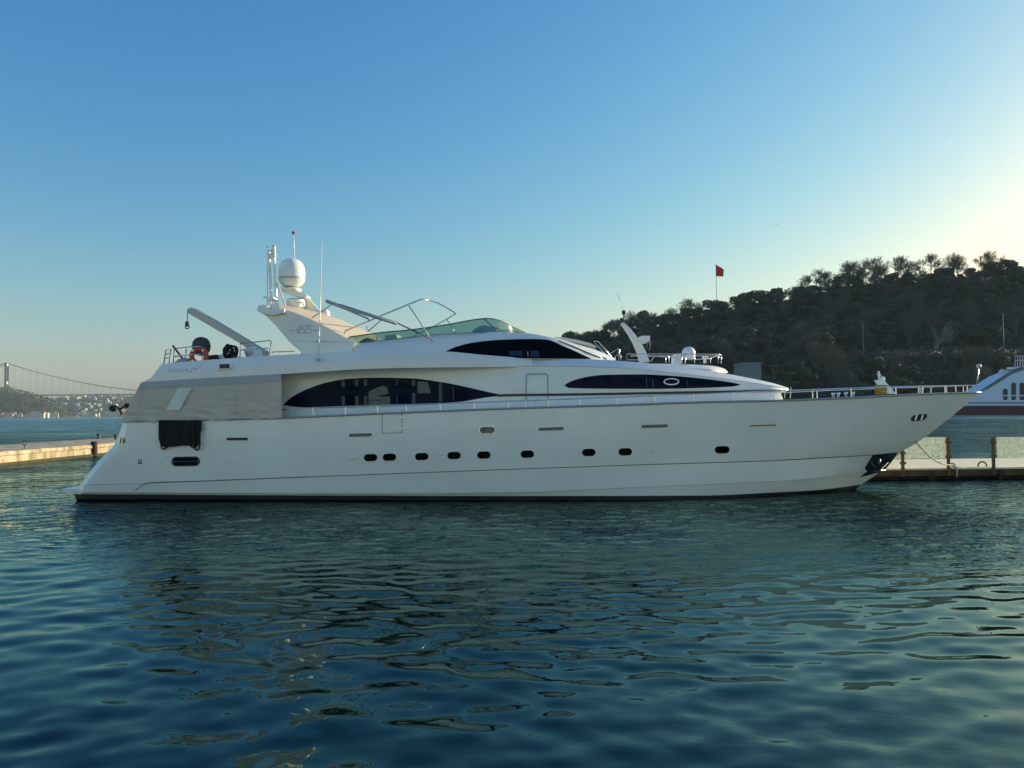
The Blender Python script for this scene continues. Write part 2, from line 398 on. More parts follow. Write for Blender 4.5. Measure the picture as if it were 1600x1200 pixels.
def stadium(cx, cy, wd, ht, tilt=0, n=8):
    r = ht/2; L = wd/2-r; pts = []
    for s0, a0 in ((1, -90), (-1, 90)):
        for k in range(n+1):
            a = R(a0+180*k/n); pts.append((cx+s0*L+r*math.cos(a), cy-r*math.sin(a)))
    c, s = math.cos(R(tilt)), math.sin(R(tilt))
    return [(cx+(x-cx)*c+(y-cy)*s, cy-(x-cx)*s+(y-cy)*c) for x, y in pts]
def disc(skin, pts, off, mb=None, depth=.03):
    mb = mb or MB(); a = []; b = []
    for x, y in pts:
        v = skin.v(x, y); p = un(x, y, v-off); a.append(p); b.append((p[0], p[1]+depth+off, p[2]))
    mb.prism(a, b); return mb
def strip(skin, pts, wd, off=.008, mb=None, closed=False):
    """thin line laid on a skin through pixel points, wd in pixels"""
    mb = mb or MB(); n = len(pts)
    L = [] ; Rr = []
    for i, (x, y) in enumerate(pts):
        a = pts[(i-1) % n if closed else max(0, i-1)]; b = pts[(i+1) % n if closed else min(n-1, i+1)]
        dx, dy = b[0]-a[0], b[1]-a[1]; l = math.hypot(dx, dy) or 1; nx, ny = -dy/l*wd/2, dx/l*wd/2
        for lst, sg in ((L, 1), (Rr, -1)):
            X, Y = x+nx*sg, y+ny*sg; lst.append(un(X, Y, skin.v(X, Y)-off))
    if closed: L.append(L[0]); Rr.append(Rr[0])
    addgrid(mb, [L, Rr]); return mb
def dense(pts, step=8):
    out = []
    for a, b in zip(pts[:-1], pts[1:]):
        k = max(1, int(math.hypot(b[0]-a[0], b[1]-a[1])/step))
        out += [(lerp(a[0], b[0], i/k), lerp(a[1], b[1], i/k)) for i in range(k)]
    return out+[pts[-1]]
def plate(mb, pts, v0, v1):             # pixel outline on plane v0, real thickness to v1
    a = [un(x, y, v0) for x, y in pts]; mb.prism(a, [(p[0], v1, p[2]) for p in a]); return mb
def utube(mb, pts, r, n=6, r2=None): mb.tube([un(*p) for p in pts], r, n, r2); return mb

# ================================================================== THE YACHT
yacht = empty('motor_yacht', OY, -TH)
tag(yacht, 'long white motor yacht moored side on with raked radar arch and grey stern canvas', 'yacht')
ys = curve([(190,658),(300,655.5),(440,652.5),(480,650.6),(680,642),(840,636),(960,632.4),(1100,627.5),(1200,625.5),(1300,622),(1400,617),(1450,614.6),(1532,612.5)])
yk = curve([(100,758),(235,754.5),(480,745),(800,733),(1000,726),(1200,720),(1360,711),(1408,706)])
y2 = curve([(100,769),(600,771),(800,769.3),(1000,761),(1240,750),(1350,737.5),(1380,734)])
yw = curve([(100,772),(480,774.2),(800,775),(1100,774.3),(1200,770),(1280,765.5),(1345,757)])
yb = curve([(100,778),(300,780),(800,781.5),(1100,780.5),(1200,778),(1300,771.5),(1340,766)])
stem = curve([(600,1545),(612.5,1532),(640,1500),(672,1460),(695,1428),(706,1408),(734,1380),(745,1364),(757,1346),(767,1334),(790,1300)])
aft = curve([(640,194),(657,192),(682,185),(694,181),(703,171),(718,156),(735,142),(752,129),(765,121),(775,117),(790,116)])
def ends(yf, r=None):
    xe = 1400
    for _ in range(40): xe = lerp(xe, stem(yf(xe)), .5)
    xa = 180
    for _ in range(40): xa = lerp(xa, aft(yf(xa)), .5)
    return xa, xe
def hullrow(yf, B, x0, pw):
    xa, xe = ends(yf)
    def vf(x):
        s = max(0, (x-x0)/(xe-x0)); b = B*(1-min(1, s)**pw)
        q = max(0, 1-(x-xa)/14.0); b -= .28*(1-math.sqrt(max(0, 1-q*q)))
        return HB-b
    return (xa, xe, yf, vf)
rows = []
NR = 7
for k in range(NR+1):
    f = k/NR; yf = (lambda f: (lambda x: lerp(ys(x), yk(x), f)))(f)
    rows.append(hullrow(yf, lerp(3.3, 3.24, f)+.03*math.sin(math.pi*f), lerp(780, 850, f), lerp(2.6, 2.4, f**.8)))
rows.append(hullrow(lambda x: yk(x)+.8, 3.215, 850, 2.38))
rows.append(hullrow(y2, 3.17, 870, 2.4)); rows.append(hullrow(lambda x: y2(x)+.7, 3.15, 870, 2.38))
rows.append(hullrow(yw, 3.10, 890, 2.4))
hullskin = Skin(rows, sub=2, nx=150)
G = hullskin.grid()
# under-water body
wl = [un(*Skin([hullrow(yb, 3.08, 900, 2.4)]*2).rowpt(0, j/150)) for j in range(151)]
hb = MB(); addgrid(hb, G); addgrid(hb, [[mir(p) for p in r] for r in G], True)
dk = [(p[0], p[1]+.12, p[2]-.03) for p in G[0]]
tr = [[r[0], (r[0][0]-.06, HB, r[0][2]), mir(r[0])] for r in G]; addgrid(hb, tr, True)
hull = hb.build('hull', M['hullgel'], yacht, True, 28)
ub = MB(); U = [wl, [(p[0]*.995, lerp(p[1], HB, .12), -.25) for p in wl], [(p[0]*.97, HB-.001, -.9) for p in wl]]
addgrid(ub, U); addgrid(ub, [[mir(p) for p in r] for r in U], True)
ub.build('keel', M['black'], yacht, True, 40)
bs = MB(); S = [[(p[0], p[1]-.006, p[2]) for p in G[-1]], [(p[0], p[1]-.006, p[2]) for p in wl]]
addgrid(bs, S); addgrid(bs, [[mir(p) for p in r] for r in S], True); addgrid(bs, [[r[0], mir(r[0])] for r in S], True)
bs.build('boot_stripe', M['black'], yacht)
db = MB(); addgrid(db, [G[0], dk]); addgrid(db, [dk, [(p[0], HB, p[2]+.04) for p in dk]]); addgrid(db, [[(p[0], HB, p[2]+.04) for p in dk], [mir(p) for p in dk]]); addgrid(db, [[mir(p) for p in dk], [mir(p) for p in G[0]]])
db.build('deck', M['gel'], yacht, True, 30)
# rubbing strake along the sheer
rb = MB()
for fn in (lambda p: p, mir): rb.tube([fn((p[0], p[1]-.012, p[2]-.015)) for p in G[0]], .035, 6)
rb.build('rub_rail', M['alum'], yacht, True)
# knuckle hook near the stern + knuckle line, underside shade drawn as dark strip
mb = strip(hullskin, dense([(206,771.5),(212,766),(220,759.5),(228,755.5),(240,753.8),(300,752.2),(480,745.2)], 10), 1.2)
strip(hullskin, dense([(480,745.2),(640,739.2),(800,733.2),(1000,726.2),(1200,720.2),(1360,711.2),(1400,707.5)], 14), .9, mb=mb)
mb.build('knuckle_shade', M['line'], yacht)
# swim platform
pl = MB()
o1 = [(97,763.5),(150,764.5),(215,766),(215,776),(116,775),(106,772),(99,767)]
a = [un(x, y, .25) for x, y in o1]
pl.prism(a, [(p[0], 2*HB-.25, p[2]) for p in a]); pl.build('swim_platform', M['gel'], yacht, False)
pk = MB(); a = [un(x, y, .22) for x, y in [(113,772),(215,774.5),(215,780),(122,779)]]; pk.prism(a, [(p[0], 2*HB-.22, p[2]) for p in a]); pk.build('platform_bumper', M['black'], yacht)

# hull openings
def porthole(cx, cy, wd, ht, tilt, name='porthole', g='glass2', fr=1.4):
    o = disc(hullskin, stadium(cx, cy, wd+fr*2, ht+fr*2, tilt), .012).build(name, M['gel' if fr < 1.6 else 'steel'], yacht)
    disc(hullskin, stadium(cx, cy, wd, ht, tilt), .018).build('pane', M[g], o)
    return o
for cx, cy in ((579,715),(608.4,714.4),(658.8,713.4),(709.4,711.8),(756,711),(824,709.6),(920,707),(977,706),(1128.4,702.7)):
    porthole(cx, cy, 21 if cx < 1000 else 23, 11.4, 1.5)
o = disc(hullskin, stadium(290, 721, 45, 15.4, 1), .012).build('hull_window', M['line'], yacht)
disc(hullskin, stadium(290, 717.6, 38, 5.6, 1), .02).build('pane', M['glass'], o); disc(hullskin, stadium(290, 724.4, 38, 5.6, 1), .02).build('pane', M['glass'], o)
def slot(cx, cy, wd, ht, m, tilt=2):
    o = disc(hullskin, stadium(cx, cy, wd+2, ht+2, tilt), .010).build('vent', M['gel'], yacht)
    disc(hullskin, stadium(cx, cy, wd, ht, tilt), .016).build('vent_grille', M[m], o)
M['ventg'] = mat('vent_green_grey', (.13, .14, .11), .5); M['ventc'] = mat('vent_sunlit_cream', (.75, .66, .5), .4)
slot(370.5, 686, 34, 4.4, 'black', .5); slot(563, 679.8, 36, 5, 'ventg'); slot(861, 670.2, 40, 5, 'ventg'); slot(1023, 666, 42, 5, 'ventg')
o = disc(hullskin, stadium(1192.5, 663.8, 44, 6.2, 2), .012).build('vent', M['ventc'], yacht); disc(hullskin, stadium(1192.5, 664.8, 40, 1.6, 2), .016).build('vent_grille', M['line'], o)  # sunlight on this forward vent is put into its cream colour
def fairlead(cx, cy, wd, ht, inner, tilt=0, shear=0):
    pts = [(x-(y-cy)*shear, y) for x, y in stadium(cx, cy, wd, ht, tilt)]
    o = disc(hullskin, pts, .03).build('fairlead', M['steel'], yacht)
    disc(hullskin, [(cx+(x-cx)*.86, cy+(y-cy)*.78) for x, y in pts], .034).build('recess', M[inner], o)
    for q in (-.22, .16):
        b = MB(); X = cx+wd*q; pp = un(X, cy, hullskin.v(X, cy)-.05)
        b.tube([(pp[0]-.02, pp[1], pp[2]-ht*.008), (pp[0]+.02+shear*.05, pp[1], pp[2]+ht*.008)], .035, 8)
        b.build('roller', M['recg' if inner == 'recg' else 'steel'], o)
M['recg'] = mat('fairlead_grey', (.16, .17, .18), .4)
fairlead(761.5, 672, 28, 13, 'recg', 1); fairlead(1436, 652.5, 24, 10.5, 'black', 6, .5); fairlead(190, 688.5, 11, 10, 'black')
# boarding gate in the bulwark
g = strip(hullskin, [(597,648),(597,677),(628,676),(628,645)], .8, .01).build('boarding_gate', M['line'], yacht)
for y in (652.5, 670):
    MB().box(un(627, y, hullskin.v(627, y)-.02), (.2, .03, .03)).build('hinge', M['steel'], g)
sm = MB()
for cx, cy, r in ((549,716,.035),(556,716,.035),(251,723,.025),(363,720,.03),(688,711,.03),(1019,705,.035)):
    p = un(cx, cy, hullskin.v(cx, cy)); oo = MB().lathe([(r, .01), (r, -.03), (r*.5, -.035)], p, 10, 'y').build('outlet', M['steel'], yacht)
o = disc(hullskin, [(216,718),(221,718),(221,725),(216,725)], .012).build('shore_socket', M['line'], yacht); disc(hullskin, [(217.3,719.3),(219.8,719.3),(219.8,722.5),(217.3,722.5)], .016).build('socket_lid', M['gel'], o)
# anchor pocket (dark mirror-steel lining) and anchor
M['pocket'] = mat('pocket_steel', (.035, .06, .06), .18, metal=.8)
pk = MB()
for s in (0, 1):
    fn = (lambda p: p) if s == 0 else mir
    pts = [(1364,711),(1384,709),(1403,707),(1393,722),(1381,736),(1366,740),(1342,746.5),(1352,730)]
    a = [un(x, y, hullskin.v(x, y)-.02) for x, y in pts]; b = [(p[0], p[1]+.05, p[2]) for p in a]
    pk.prism([fn(p) for p in a], [fn(p) for p in b])
ap = pk.build('anchor_pocket', M['pocket'], yacht)
an = MB(); utube(an, [(1374,716,2.62),(1372,736,2.68)], .05, 8); utube(an, [(1361,722,2.5),(1372,738,2.6),(1388,722,2.86)], .045, 6, .02); utube(an, [(1364,737,2.5),(1382,735,2.75)], .05, 6)
an.build('anchor', M['pocket'], yacht, True)

# ---- deckhouse
y_str = curve([(436,639),(560,636),(640,633.5),(700,630),(787,618),(900,616.6),(1050,614),(1205,611),(1240,610)])
y_cr = curve([(436,585),(600,576),(800,572.5),(880,572),(960,574),(1060,583),(1160,595),(1210,603),(1232,606.5)])
y_rf = curve([(436,580),(600,571),(820,562),(860,560.5),(920,561.5),(985,565),(1060,573.5),(1130,583),(1165,589.5),(1205,598),(1232,606)])
vh = curve([(436,.85),(800,.85),(900,.95),(1000,1.2),(1080,1.5),(1155,1.95),(1205,2.35),(1225,2.75),(1236,3.25)])
def vplus(f, d): return lambda x: min(HB-.02, f(x)+d)
XE = 1232
house = Skin([(436, XE, y_rf, vplus(vh, .38)), (436, XE, lambda x: lerp(y_rf(x), y_cr(x), .7), vplus(vh, .14)), (436, XE, y_cr, vplus(vh, .04)), (436, XE, lambda x: min(y_cr(x)+1.0, y_str(x)-.1), vplus(vh, .075)),
              (436, XE, lambda x: lerp(y_cr(x), y_str(x), .55), vplus(vh, .02)), (436, XE, y_str, vh)], sub=3, nx=110)
mb = MB(); both(mb, house.grid(), crown=.03); mb.build('deckhouse', M['gel'], yacht, True, 28)
# coaming below the black line down to the deck
vc = lambda x: min(HB-.3, vh(x)-.05)
coam = Skin([(436, 1219, lambda x: y_str(x)+.5, vc), (436, 1224, lambda x: ys(x)+.5, vplus(vc, -.05))], sub=3, nx=60)
mb = MB(); both(mb, coam.grid(), cap_bot=False); mb.build('coaming', M['gel'], yacht, True, 30)
patch(Skin(house.rows, 3), 778, 1228, lambda x: y_str(x)-2.2, lambda x: y_str(x)+1.6, .075, nx=60, ny=1, mirror=True).build('black_waistline', M['black'], yacht)
at_ = curve([(443,632),(455,621),(480,608),(510,597.7),(545,591.8),(590,590),(640,591),(690,597),(730,605),(765,613),(790,618.3)])
ab_ = curve([(443,633),(460,635.5),(490,637),(560,635),(640,632.5),(700,629),(760,623),(790,619.3)])
win = patch2(house, 443, 790, at_, ab_, .02, 50, 6, 'saloon_window', M['glass'])
for pts, m in (([(576,622),(576,612),(588,606),(599,602.5),(605,606),(607,615)], 'pane'), ([(576,634),(576,620),(609.5,619.5),(609.5,633)], 'pane'), ([(652,614.5),(652.5,596),(668,597),(673.5,614.5)], 'pane'), ([(577,626.5),(577,624.5),(597,624.5),(598,626.5)], 'line')):
    disc(house, pts[::-1], .027 if m == 'pane' else .031, depth=0).build('inner_pane', M[m], win)
for x in (536, 557, 571, 620, 646, 688, 708):
    strip(house, [(x, at_(x)+2), (x+.5, ab_(x)-2)], 1.3 if x in (620, 708) else 5, .026).build('curtain' if x not in (620, 708) else 'mullion', M['curtain'], win)
ft = curve([(883,601),(888,598),(900,593),(925,587.6),(945,585.7),(1000,585),(1060,588),(1110,593),(1148,598.5),(1156,600.5)])
fb = curve([(883,603),(888,606),(940,607.3),(1020,607.6),(1120,605.3),(1146,603.7),(1156,601.5)])
patch2(house, 881, 1158.5, lambda x: ft(x)-1.6, lambda x: fb(x)+1.6, .012, 50, 5, 'window_surround', M['gel'])
fw = patch2(house, 883, 1156, ft, fb, .024, 50, 5, 'forward_window', M['glass'])
strip(house, [(1049+11.5*math.cos(R(a)), 596.3-4.6*math.sin(R(a))) for a in range(0, 360, 15)], 1.7, .034, closed=True).build('window_emblem', M['gel'], fw)
for x in (1010, 1020, 1074): strip(house, [(x, ft(x)+5), (x, fb(x)-3)], 1.2, .03).build('mullion', M['curtain'], fw)
# side door
d = strip(house, dense([(822,634),(822,600),(822.5,586.5),(824.5,584.8),(830,584.4),(852,584),(855,585.5),(855.8,588),(856,610),(856,634)], 6), 1.1, .1)
d = d.build('side_door', M['line'], yacht)
mb = MB(); utube(mb, [(834,629.5,.7),(843,619.5,.7)], .012); mb.build('handle', M['steel'], d)
strip(house, [(1165,590.5),(1163.5,609)], .9, .02).build('nose_seam', M['line'], yacht); 
strip(house, [(1206.5,600),(1206,609)], .9, .02).build('nose_seam', M['line'], yacht)

# ---- upper deck wing
wv = curve([(215,.10),(560,.10),(650,.25),(760,.64),(835,1.0)])
wt = curve([(240,574),(252,569.5),(350,560.5),(470,553),(600,548),(690,549),(760,555),(832,560.5)])
wb = curve([(222,597.5),(250,595.6),(440,584.5),(600,575.6),(700,574),(832,572.8)])
wing = Skin([(252, 832, wt, vplus(wv, .12)), (236, 832, lambda x: lerp(wt(x) if x > 252 else lerp(597, 569.5, (x-222)/30.), wb(x), .5), wv), (222, 832, wb, wv)], sub=3, nx=80)
mb = MB(); Gw = wing.grid(); both(mb, Gw, crown=0, cap_bot=False); mb.build('upper_deck', M['gel'], yacht, True, 30)
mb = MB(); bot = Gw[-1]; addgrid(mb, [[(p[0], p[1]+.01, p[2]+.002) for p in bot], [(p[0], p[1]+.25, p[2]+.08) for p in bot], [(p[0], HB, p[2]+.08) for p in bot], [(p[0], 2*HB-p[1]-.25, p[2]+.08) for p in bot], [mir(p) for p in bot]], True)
mb.build('soffit', M['cream'], yacht, True, 30)  # cream colour holds the warm light bounced up from the sunlit deck
# vent box on the wing
o = plate(MB(), [(337,577.5),(342,578),(358,577.5),(361,575.5),(361,567.5),(341,568.5),(341,576)], .02, .16).build('deck_vent', M['gel'], yacht)
plate(MB(), [(343,576),(358.5,575.3),(358.5,568.5),(343,569.2)], .008, .1).build('vent_grille', M['black'], o)

# ---- pilothouse / flybridge coaming
pv = curve([(470,.55),(700,.85),(820,1.0),(880,1.25),(930,1.8),(965,2.7)])
pt_ = curve([(470,544),(510,540),(560,535.5),(640,526.5),(700,521),(760,518.6),(820,520.5),(866,528.5),(900,539),(940,552),(962,561)])
pb_ = curve([(470,553.3),(600,548.6),(690,549.6),(760,555.6),(820,560.6),(962,562.5)])
pilot = Skin([(470, 962, pt_, vplus(pv, .45)), (470, 962, lambda x: lerp(pt_(x), pb_(x), .35), vplus(pv, .2)), (470, 962, pb_, pv)], sub=4, nx=80)
mb = MB(); both(mb, pilot.grid(), crown=.12); mb.build('pilothouse', M['gel'], yacht, True, 30)
pwt = curve([(696,549),(715,541),(745,534.3),(780,531),(830,529.6),(852,530.3),(880,540.5),(923,560)])
pwb = curve([(696,549.8),(760,555),(820,559.7),(923,560.8)])
pw = patch2(pilot, 696, 923, pwt, pwb, .02, 50, 5, 'pilothouse_window', M['glass2'])
for pts in ([(795,555),(796,548.5),(815,547.5),(817,556)], [(829,557),(829,548),(842,547.5),(843,558)]): disc(pilot, pts[::-1], .027, depth=0).build('inner_pane', M['curtain'], pw)
strip(pilot, [(824.5,549),(825,556.5)], 1.3, .03).build('mullion', M['valance'], pw)
# windscreen of the pilothouse, black rubber seal and wipers
strip(pilot, dense([(873,532.5),(895,541),(916,550),(938,559)], 6), 1.6, .03).build('windscreen_seal', M['black'], yacht)
mb = MB(); utube(mb, [(905,541,2.0),(925,549,2.4),(941,553,2.6)], .02); utube(mb, [(936,556,2.2),(948,561,2.2)], .02); mb.build('wiper', M['black'], yacht)
strip(pilot, dense([(544,551),(548,544),(556,537)], 4), .9, .01).build('coaming_seam', M['line'], yacht)

# ---- flybridge windscreen (wraps round the front)
gv = curve([(545,1.05),(700,1.15),(745,1.25),(775,1.6),(800,2.3),(822,3.28)])
gt = curve([(546,526.5),(600,519.2),(640,515.5),(700,507),(745,499),(762,497.5),(778,500),(800,509),(824,521.5)])
gb = curve([(558,537),(600,532),(640,527.5),(700,521.8),(760,519.3),(824,522.5)])
scr = Skin([(546, 822, gt, gv), (558, 822, gb, vplus(gv, -.05))], sub=3, nx=50)
Gs = scr.grid(); mb = MB(); addgrid(mb, Gs); addgrid(mb, [[mir(p) for p in r] for r in Gs], True)
fs = mb.build('flybridge_windscreen', M['teal'], yacht, True)
mb = MB(); mb.tube(Gs[0], .022, 6); mb.tube([mir(p) for p in Gs[0]], .022, 6)
for j in (38, 45): mb.tube([Gs[0][j], Gs[-1][min(50, j+4)]], .018, 6); mb.tube([mir(Gs[0][j]), mir(Gs[-1][min(50, j+4)])], .018, 6)
mb.build('windscreen_frame', mat('frame_teal', (.07, .13, .14), .4), fs, True)
# helm seats and console seen through the glass
mb = MB(); plate(mb, [(737,519),(742,513),(755,508),(775,511),(790,519)], 2.2, 4.4); mb.build('helm_console', M['gel'], yacht)
mb = MB()
plate(mb, [(601,530),(601,524),(619,522),(621,530)], 2.2, 2.9); mb.build('helm_seat', M['cream'], yacht)

# ---- radar arch
side = [(406,488),(413,483.5),(438,482.5),(450,484.5),(480,497),(515,513.5),(554,535.5),(547,551),(474,552.5),(462,543),(452,534),(430,508),(416,494)]
a = [un(x, y, .5) for x, y in side]
for fn in (lambda p: p, mir):
    arch = MB(); arch.prism([fn(p) for p in a], [fn((p[0], p[1]+.22, p[2])) for p in a])
    o_ = arch.build('arch_side', M['gel'], yacht)
    if fn is not mir: ar = o_
top = [(436,482.8),(450,484.5),(480,497),(515,513.5),(552,535)]
crown = [(436,476),(462,480),(498,488),(530,499.5),(577,521)]
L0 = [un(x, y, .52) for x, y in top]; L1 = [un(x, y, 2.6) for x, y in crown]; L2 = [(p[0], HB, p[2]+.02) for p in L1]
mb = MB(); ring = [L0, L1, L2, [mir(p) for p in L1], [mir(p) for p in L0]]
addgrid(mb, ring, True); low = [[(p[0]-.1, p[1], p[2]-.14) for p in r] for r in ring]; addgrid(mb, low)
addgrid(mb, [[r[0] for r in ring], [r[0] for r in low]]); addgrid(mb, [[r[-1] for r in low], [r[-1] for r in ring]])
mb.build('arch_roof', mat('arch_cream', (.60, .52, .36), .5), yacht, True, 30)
# wing platform at the top aft end
mb = MB(); prof = [(400,484.5),(404,482.5),(444,483),(444,488.5),(428,492),(415,491),(405,487.5)]
a = [un(x, y, .35) for x, y in prof]; mb.prism(a, [(p[0], 2*HB-.35, p[2]) for p in a]); mb.build('arch_platform', M['gel'], yacht)
# lettering on the arch
class Flat:
    def __init__(s, v0): s.v0 = v0
    def v(s, x, y): return s.v0
fl = Flat(.5)
def stroke(mb, lst, wd, skin, off=.006):
    for s in lst: strip(skin, s, wd, off, mb)
mb = MB()
def poly(ox, oy, w, h, segs): return [[(ox+x*w, oy+y*h) for x, y in s] for s in segs]
LT = {'J': [[(1,0),(1,1),(0,1),(0,.7)]], 'U': [[(0,0),(0,1),(1,1),(1,0)]], 'M': [[(0,1),(0,0),(.5,.6),(1,0),(1,1)]], 'B': [[(0,0),(0,1),(1,1),(1,0),(0,0)], [(0,.5),(1,.5)]],
      'O': [[(0,0),(0,1),(1,1),(1,0),(0,0)]], 'A': [[(0,1),(.5,0),(1,1)]], 'Z': [[(0,0),(1,0),(0,1),(1,1)]], 'I': [[(.5,0),(.5,1)]], 'T': [[(0,0),(1,0)], [(.5,0),(.5,1)]]}
for i, c in enumerate('JUMBO'): stroke(mb, poly(464.5+i*4.9, 508.0, 3.3, 3.2, LT[c]), .55, fl)
stroke(mb, [[(463,514.6),(465,513.8),(465,521)], [(467.5,513.9),(475.5,513.9),(475.5,520.6),(467.5,520.6),(467.5,513.9)], [(478,513.9),(486,513.9),(486,520.6),(478,520.6),(478,513.9)]], .85, fl)
stroke(mb, [[(452,516.6),(460.5,516.6)], [(488.5,516),(497,516)]], .7, fl)
mb.build('model_lettering', M['blue'], ar)
strip(fl, [(456,533),(547,534.5)], .5, .004).build('arch_seam', M['valance'], ar)
mb = MB(); x = 264
for c, wd in (('A', 6), ('Z', 6), ('I', 2), ('M', 7), ('U', 6.5), ('T', 7)):
    stroke(mb, poly(x, 576.6-(x-264)*.02, wd, 4.6, LT[c]), .75, wing, .008); x += wd+2
mb.build('builder_lettering', M['greylet'], yacht)

# ---- things fixed on the arch
mb = MB(); c = un(456, 440, HB)
prof = [(.12,-.2),(.28,-.19),(.37,-.12),(.45,-.0),(.47,.06)]
mb.lathe(prof, c, 24); rd = mb.build('radome', M['gel'], yacht, True, 40)
MB().lathe([(.472,.06),(.474,.13)], c, 24).build('dark_band', M['alum'], rd)
MB().lathe([(.472,.13),(.475,.34),(.46,.48),(.415,.61),(.34,.72),(.24,.79),(.12,.83),(.01,.842)], c, 24).build('dome', M['gel'], rd, True, 60)
ped = MB(); p = un(456, 452, HB)
ped.lathe([(.1,-.1),(.34,-.08),(.36,0),(.2,.06),(.1,.1)], (p[0], p[1], p[2]), 16)
a = [un(x, y, HB-.2) for x, y in [(438,447),(446,450),(474,458),(480,462),(478,465),(462,463),(440,456)]]; ped.prism(a, [(q[0], HB+.2, q[2]) for q in a])
ped.lathe([(.3,-.2),(.34,-.1),(.33,.06),(.24,.12)], un(462, 472, HB), 16)
ped.lathe([(.2,-.1),(.22,.25)], un(462, 480, HB), 12)
ped.build('radar_pedestal', M['gel'], yacht, True, 35)
fin = MB()
a = [un(x, y, HB+.25) for x, y in [(470,459),(478,461),(500,486),(506,491),(474,486),(474,472)]]; fin.prism(a, [(q[0], q[1]+.12, q[2]) for q in a]); fin.build('mast_fin', M['gel'], yacht)
mb = MB(); utube(mb, [(433,442,HB-.6),(447,481,HB-.6)], .035); utube(mb, [(428,445,HB-.6),(446,452,HB-.2)], .035); mb.build('mast_strut', M['gel'], yacht)
mb = MB(); utube(mb, [(459.5,404,HB),(458.5,366,HB)], .03, 8, .02); wa = mb.build('whip_antenna', M['gel'], yacht, True)
utube(MB(), [(458.5,366,HB),(458.6,362,HB)], .055, 8).build('antenna_tip', M['reddark'], wa)
mast = MB(); utube(mast, [(424,472,HB-.6),(420,391,HB-.6)], .05, 8); utube(mast, [(432,474,HB-.6),(428,392,HB-.6)], .05, 8); utube(mast, [(420,392,HB-.6),(430,391,HB-.6)], .04)
ms = mast.build('signal_mast', M['gel'], yacht, True, 40)
for px, py in ((428,388),(428.5,398),(424,400)):
    q = un(px, py, HB-.6); MB().lathe([(.07,-.09),(.09,-.07),(.06,-.02),(.06,.05),(.09,.07),(.05,.1)], q, 10).build('navigation_light', M['gel'], ms, True, 40)
mb = MB(); utube(mb, [(418,480,HB-.8),(417.5,386,HB-.8)], .014); utube(mb, [(415.5,384,HB-.8),(417.5,388,HB-.8),(419.5,384,HB-.8)], .012); utube(mb, [(434.5,478,HB-.8),(434.5,457,HB-.8)], .012); mb.build('thin_antenna', M['alum'], yacht)
mb = MB(); mb.lathe([(.02,-.28),(.05,-.2),(.07,-.05),(.14,0),(.15,.02)], un(430.5, 479, 1.2), 14, 'y')
q = un(430.5, 478, 1.2); mb.v = [(v[0], 2*q[1]-v[1], v[2]) for v in mb.v]; mb.build('horn', M['gel'], yacht, True, 40)
mb = MB(); plate(mb, [(409,464.5),(413,463),(427,464),(428,467),(420,468),(416,467)], 2.2, 2.7); utube(mb, [(421,467,2.4),(424,482,2.4)], .05); mb.build('searchlight', M['gel'], yacht)
mb = MB(); plate(mb, [(402,481),(404,477),(411,476),(418,478),(419,483),(404,484)], 2.0, 2.8); mb.build('camera_housing', M['gel'], yacht)
for fr in ([(465,480),(466,474),(468,472.5),(472,473),(474,475),(475,482)],):
    mb = MB(); utube(mb, [(x, y, 2.2) for x, y in fr], .02); mb.build('grab_handle', M['steel'], yacht)
mb = MB(); mb.lathe([(.17,-.2),(.19,-.05),(.17,.08),(.1,.16),(.02,.19)], un(508, 491, 3.6), 14); mb.build('satellite_dome', M['gel'], yacht, True, 50)
mb = MB(); utube(mb, [(497,565,.0),(498.5,530,.1),(500.5,470,.3),(503,377,.5)], .022, 6, .012); wb_ = mb.build('long_antenna', M['gel'], yacht, True)
mb = MB(); mb.lathe([(.05,-.06),(.05,.06)], un(497, 562, .02), 8, 'y'); mb.build('antenna_foot', M['alum'], wb_); MB().box(un(500, 533, .2), (.3, .04, .04)).build('antenna_bracket', M['alum'], wb_)

# ---- sun-awning frame folded on the flybridge
mb = MB()
V1, V2 = 1.0, 4.9
utube(mb, [(541,516.5,V1),(600,491.5,V1),(658,467.5,V1),(672,469.5,2.0),(684,473,3.0),(700,481.5,4.2),(712,490,V2),(697,499.5,V2),(674,512,V2),(640,528,V2)], .026)
utube(mb, [(638.5,477,V1),(676,534.5,.95)], .022); utube(mb, [(698,499,V2),(712,521,V2)], .02)
mb.build('awning_frame', M['steel'], yacht, True)
mb = MB(); utube(mb, [(509,470,V1),(560,487.5,V1),(619.5,506,V1)], .05); utube(mb, [(511,472.5,V1),(541,483.5,V1),(575,498,V1),(578,501.5,V1)], .035)
utube(mb, [(530,475.5,V1+.4),(619,504,V1+.4),(668,527,V1)], .03); utube(mb, [(517,477,V1),(487,497,V1)], .022); utube(mb, [(596,500,V1),(574.5,518,V1)], .02); utube(mb, [(572,509,V1),(575.5,517,V1)], .015); utube(mb, [(541,516,V1),(536,524,V1)], .022)
mb.build('folded_awning_frame', M['alum'], yacht, True)

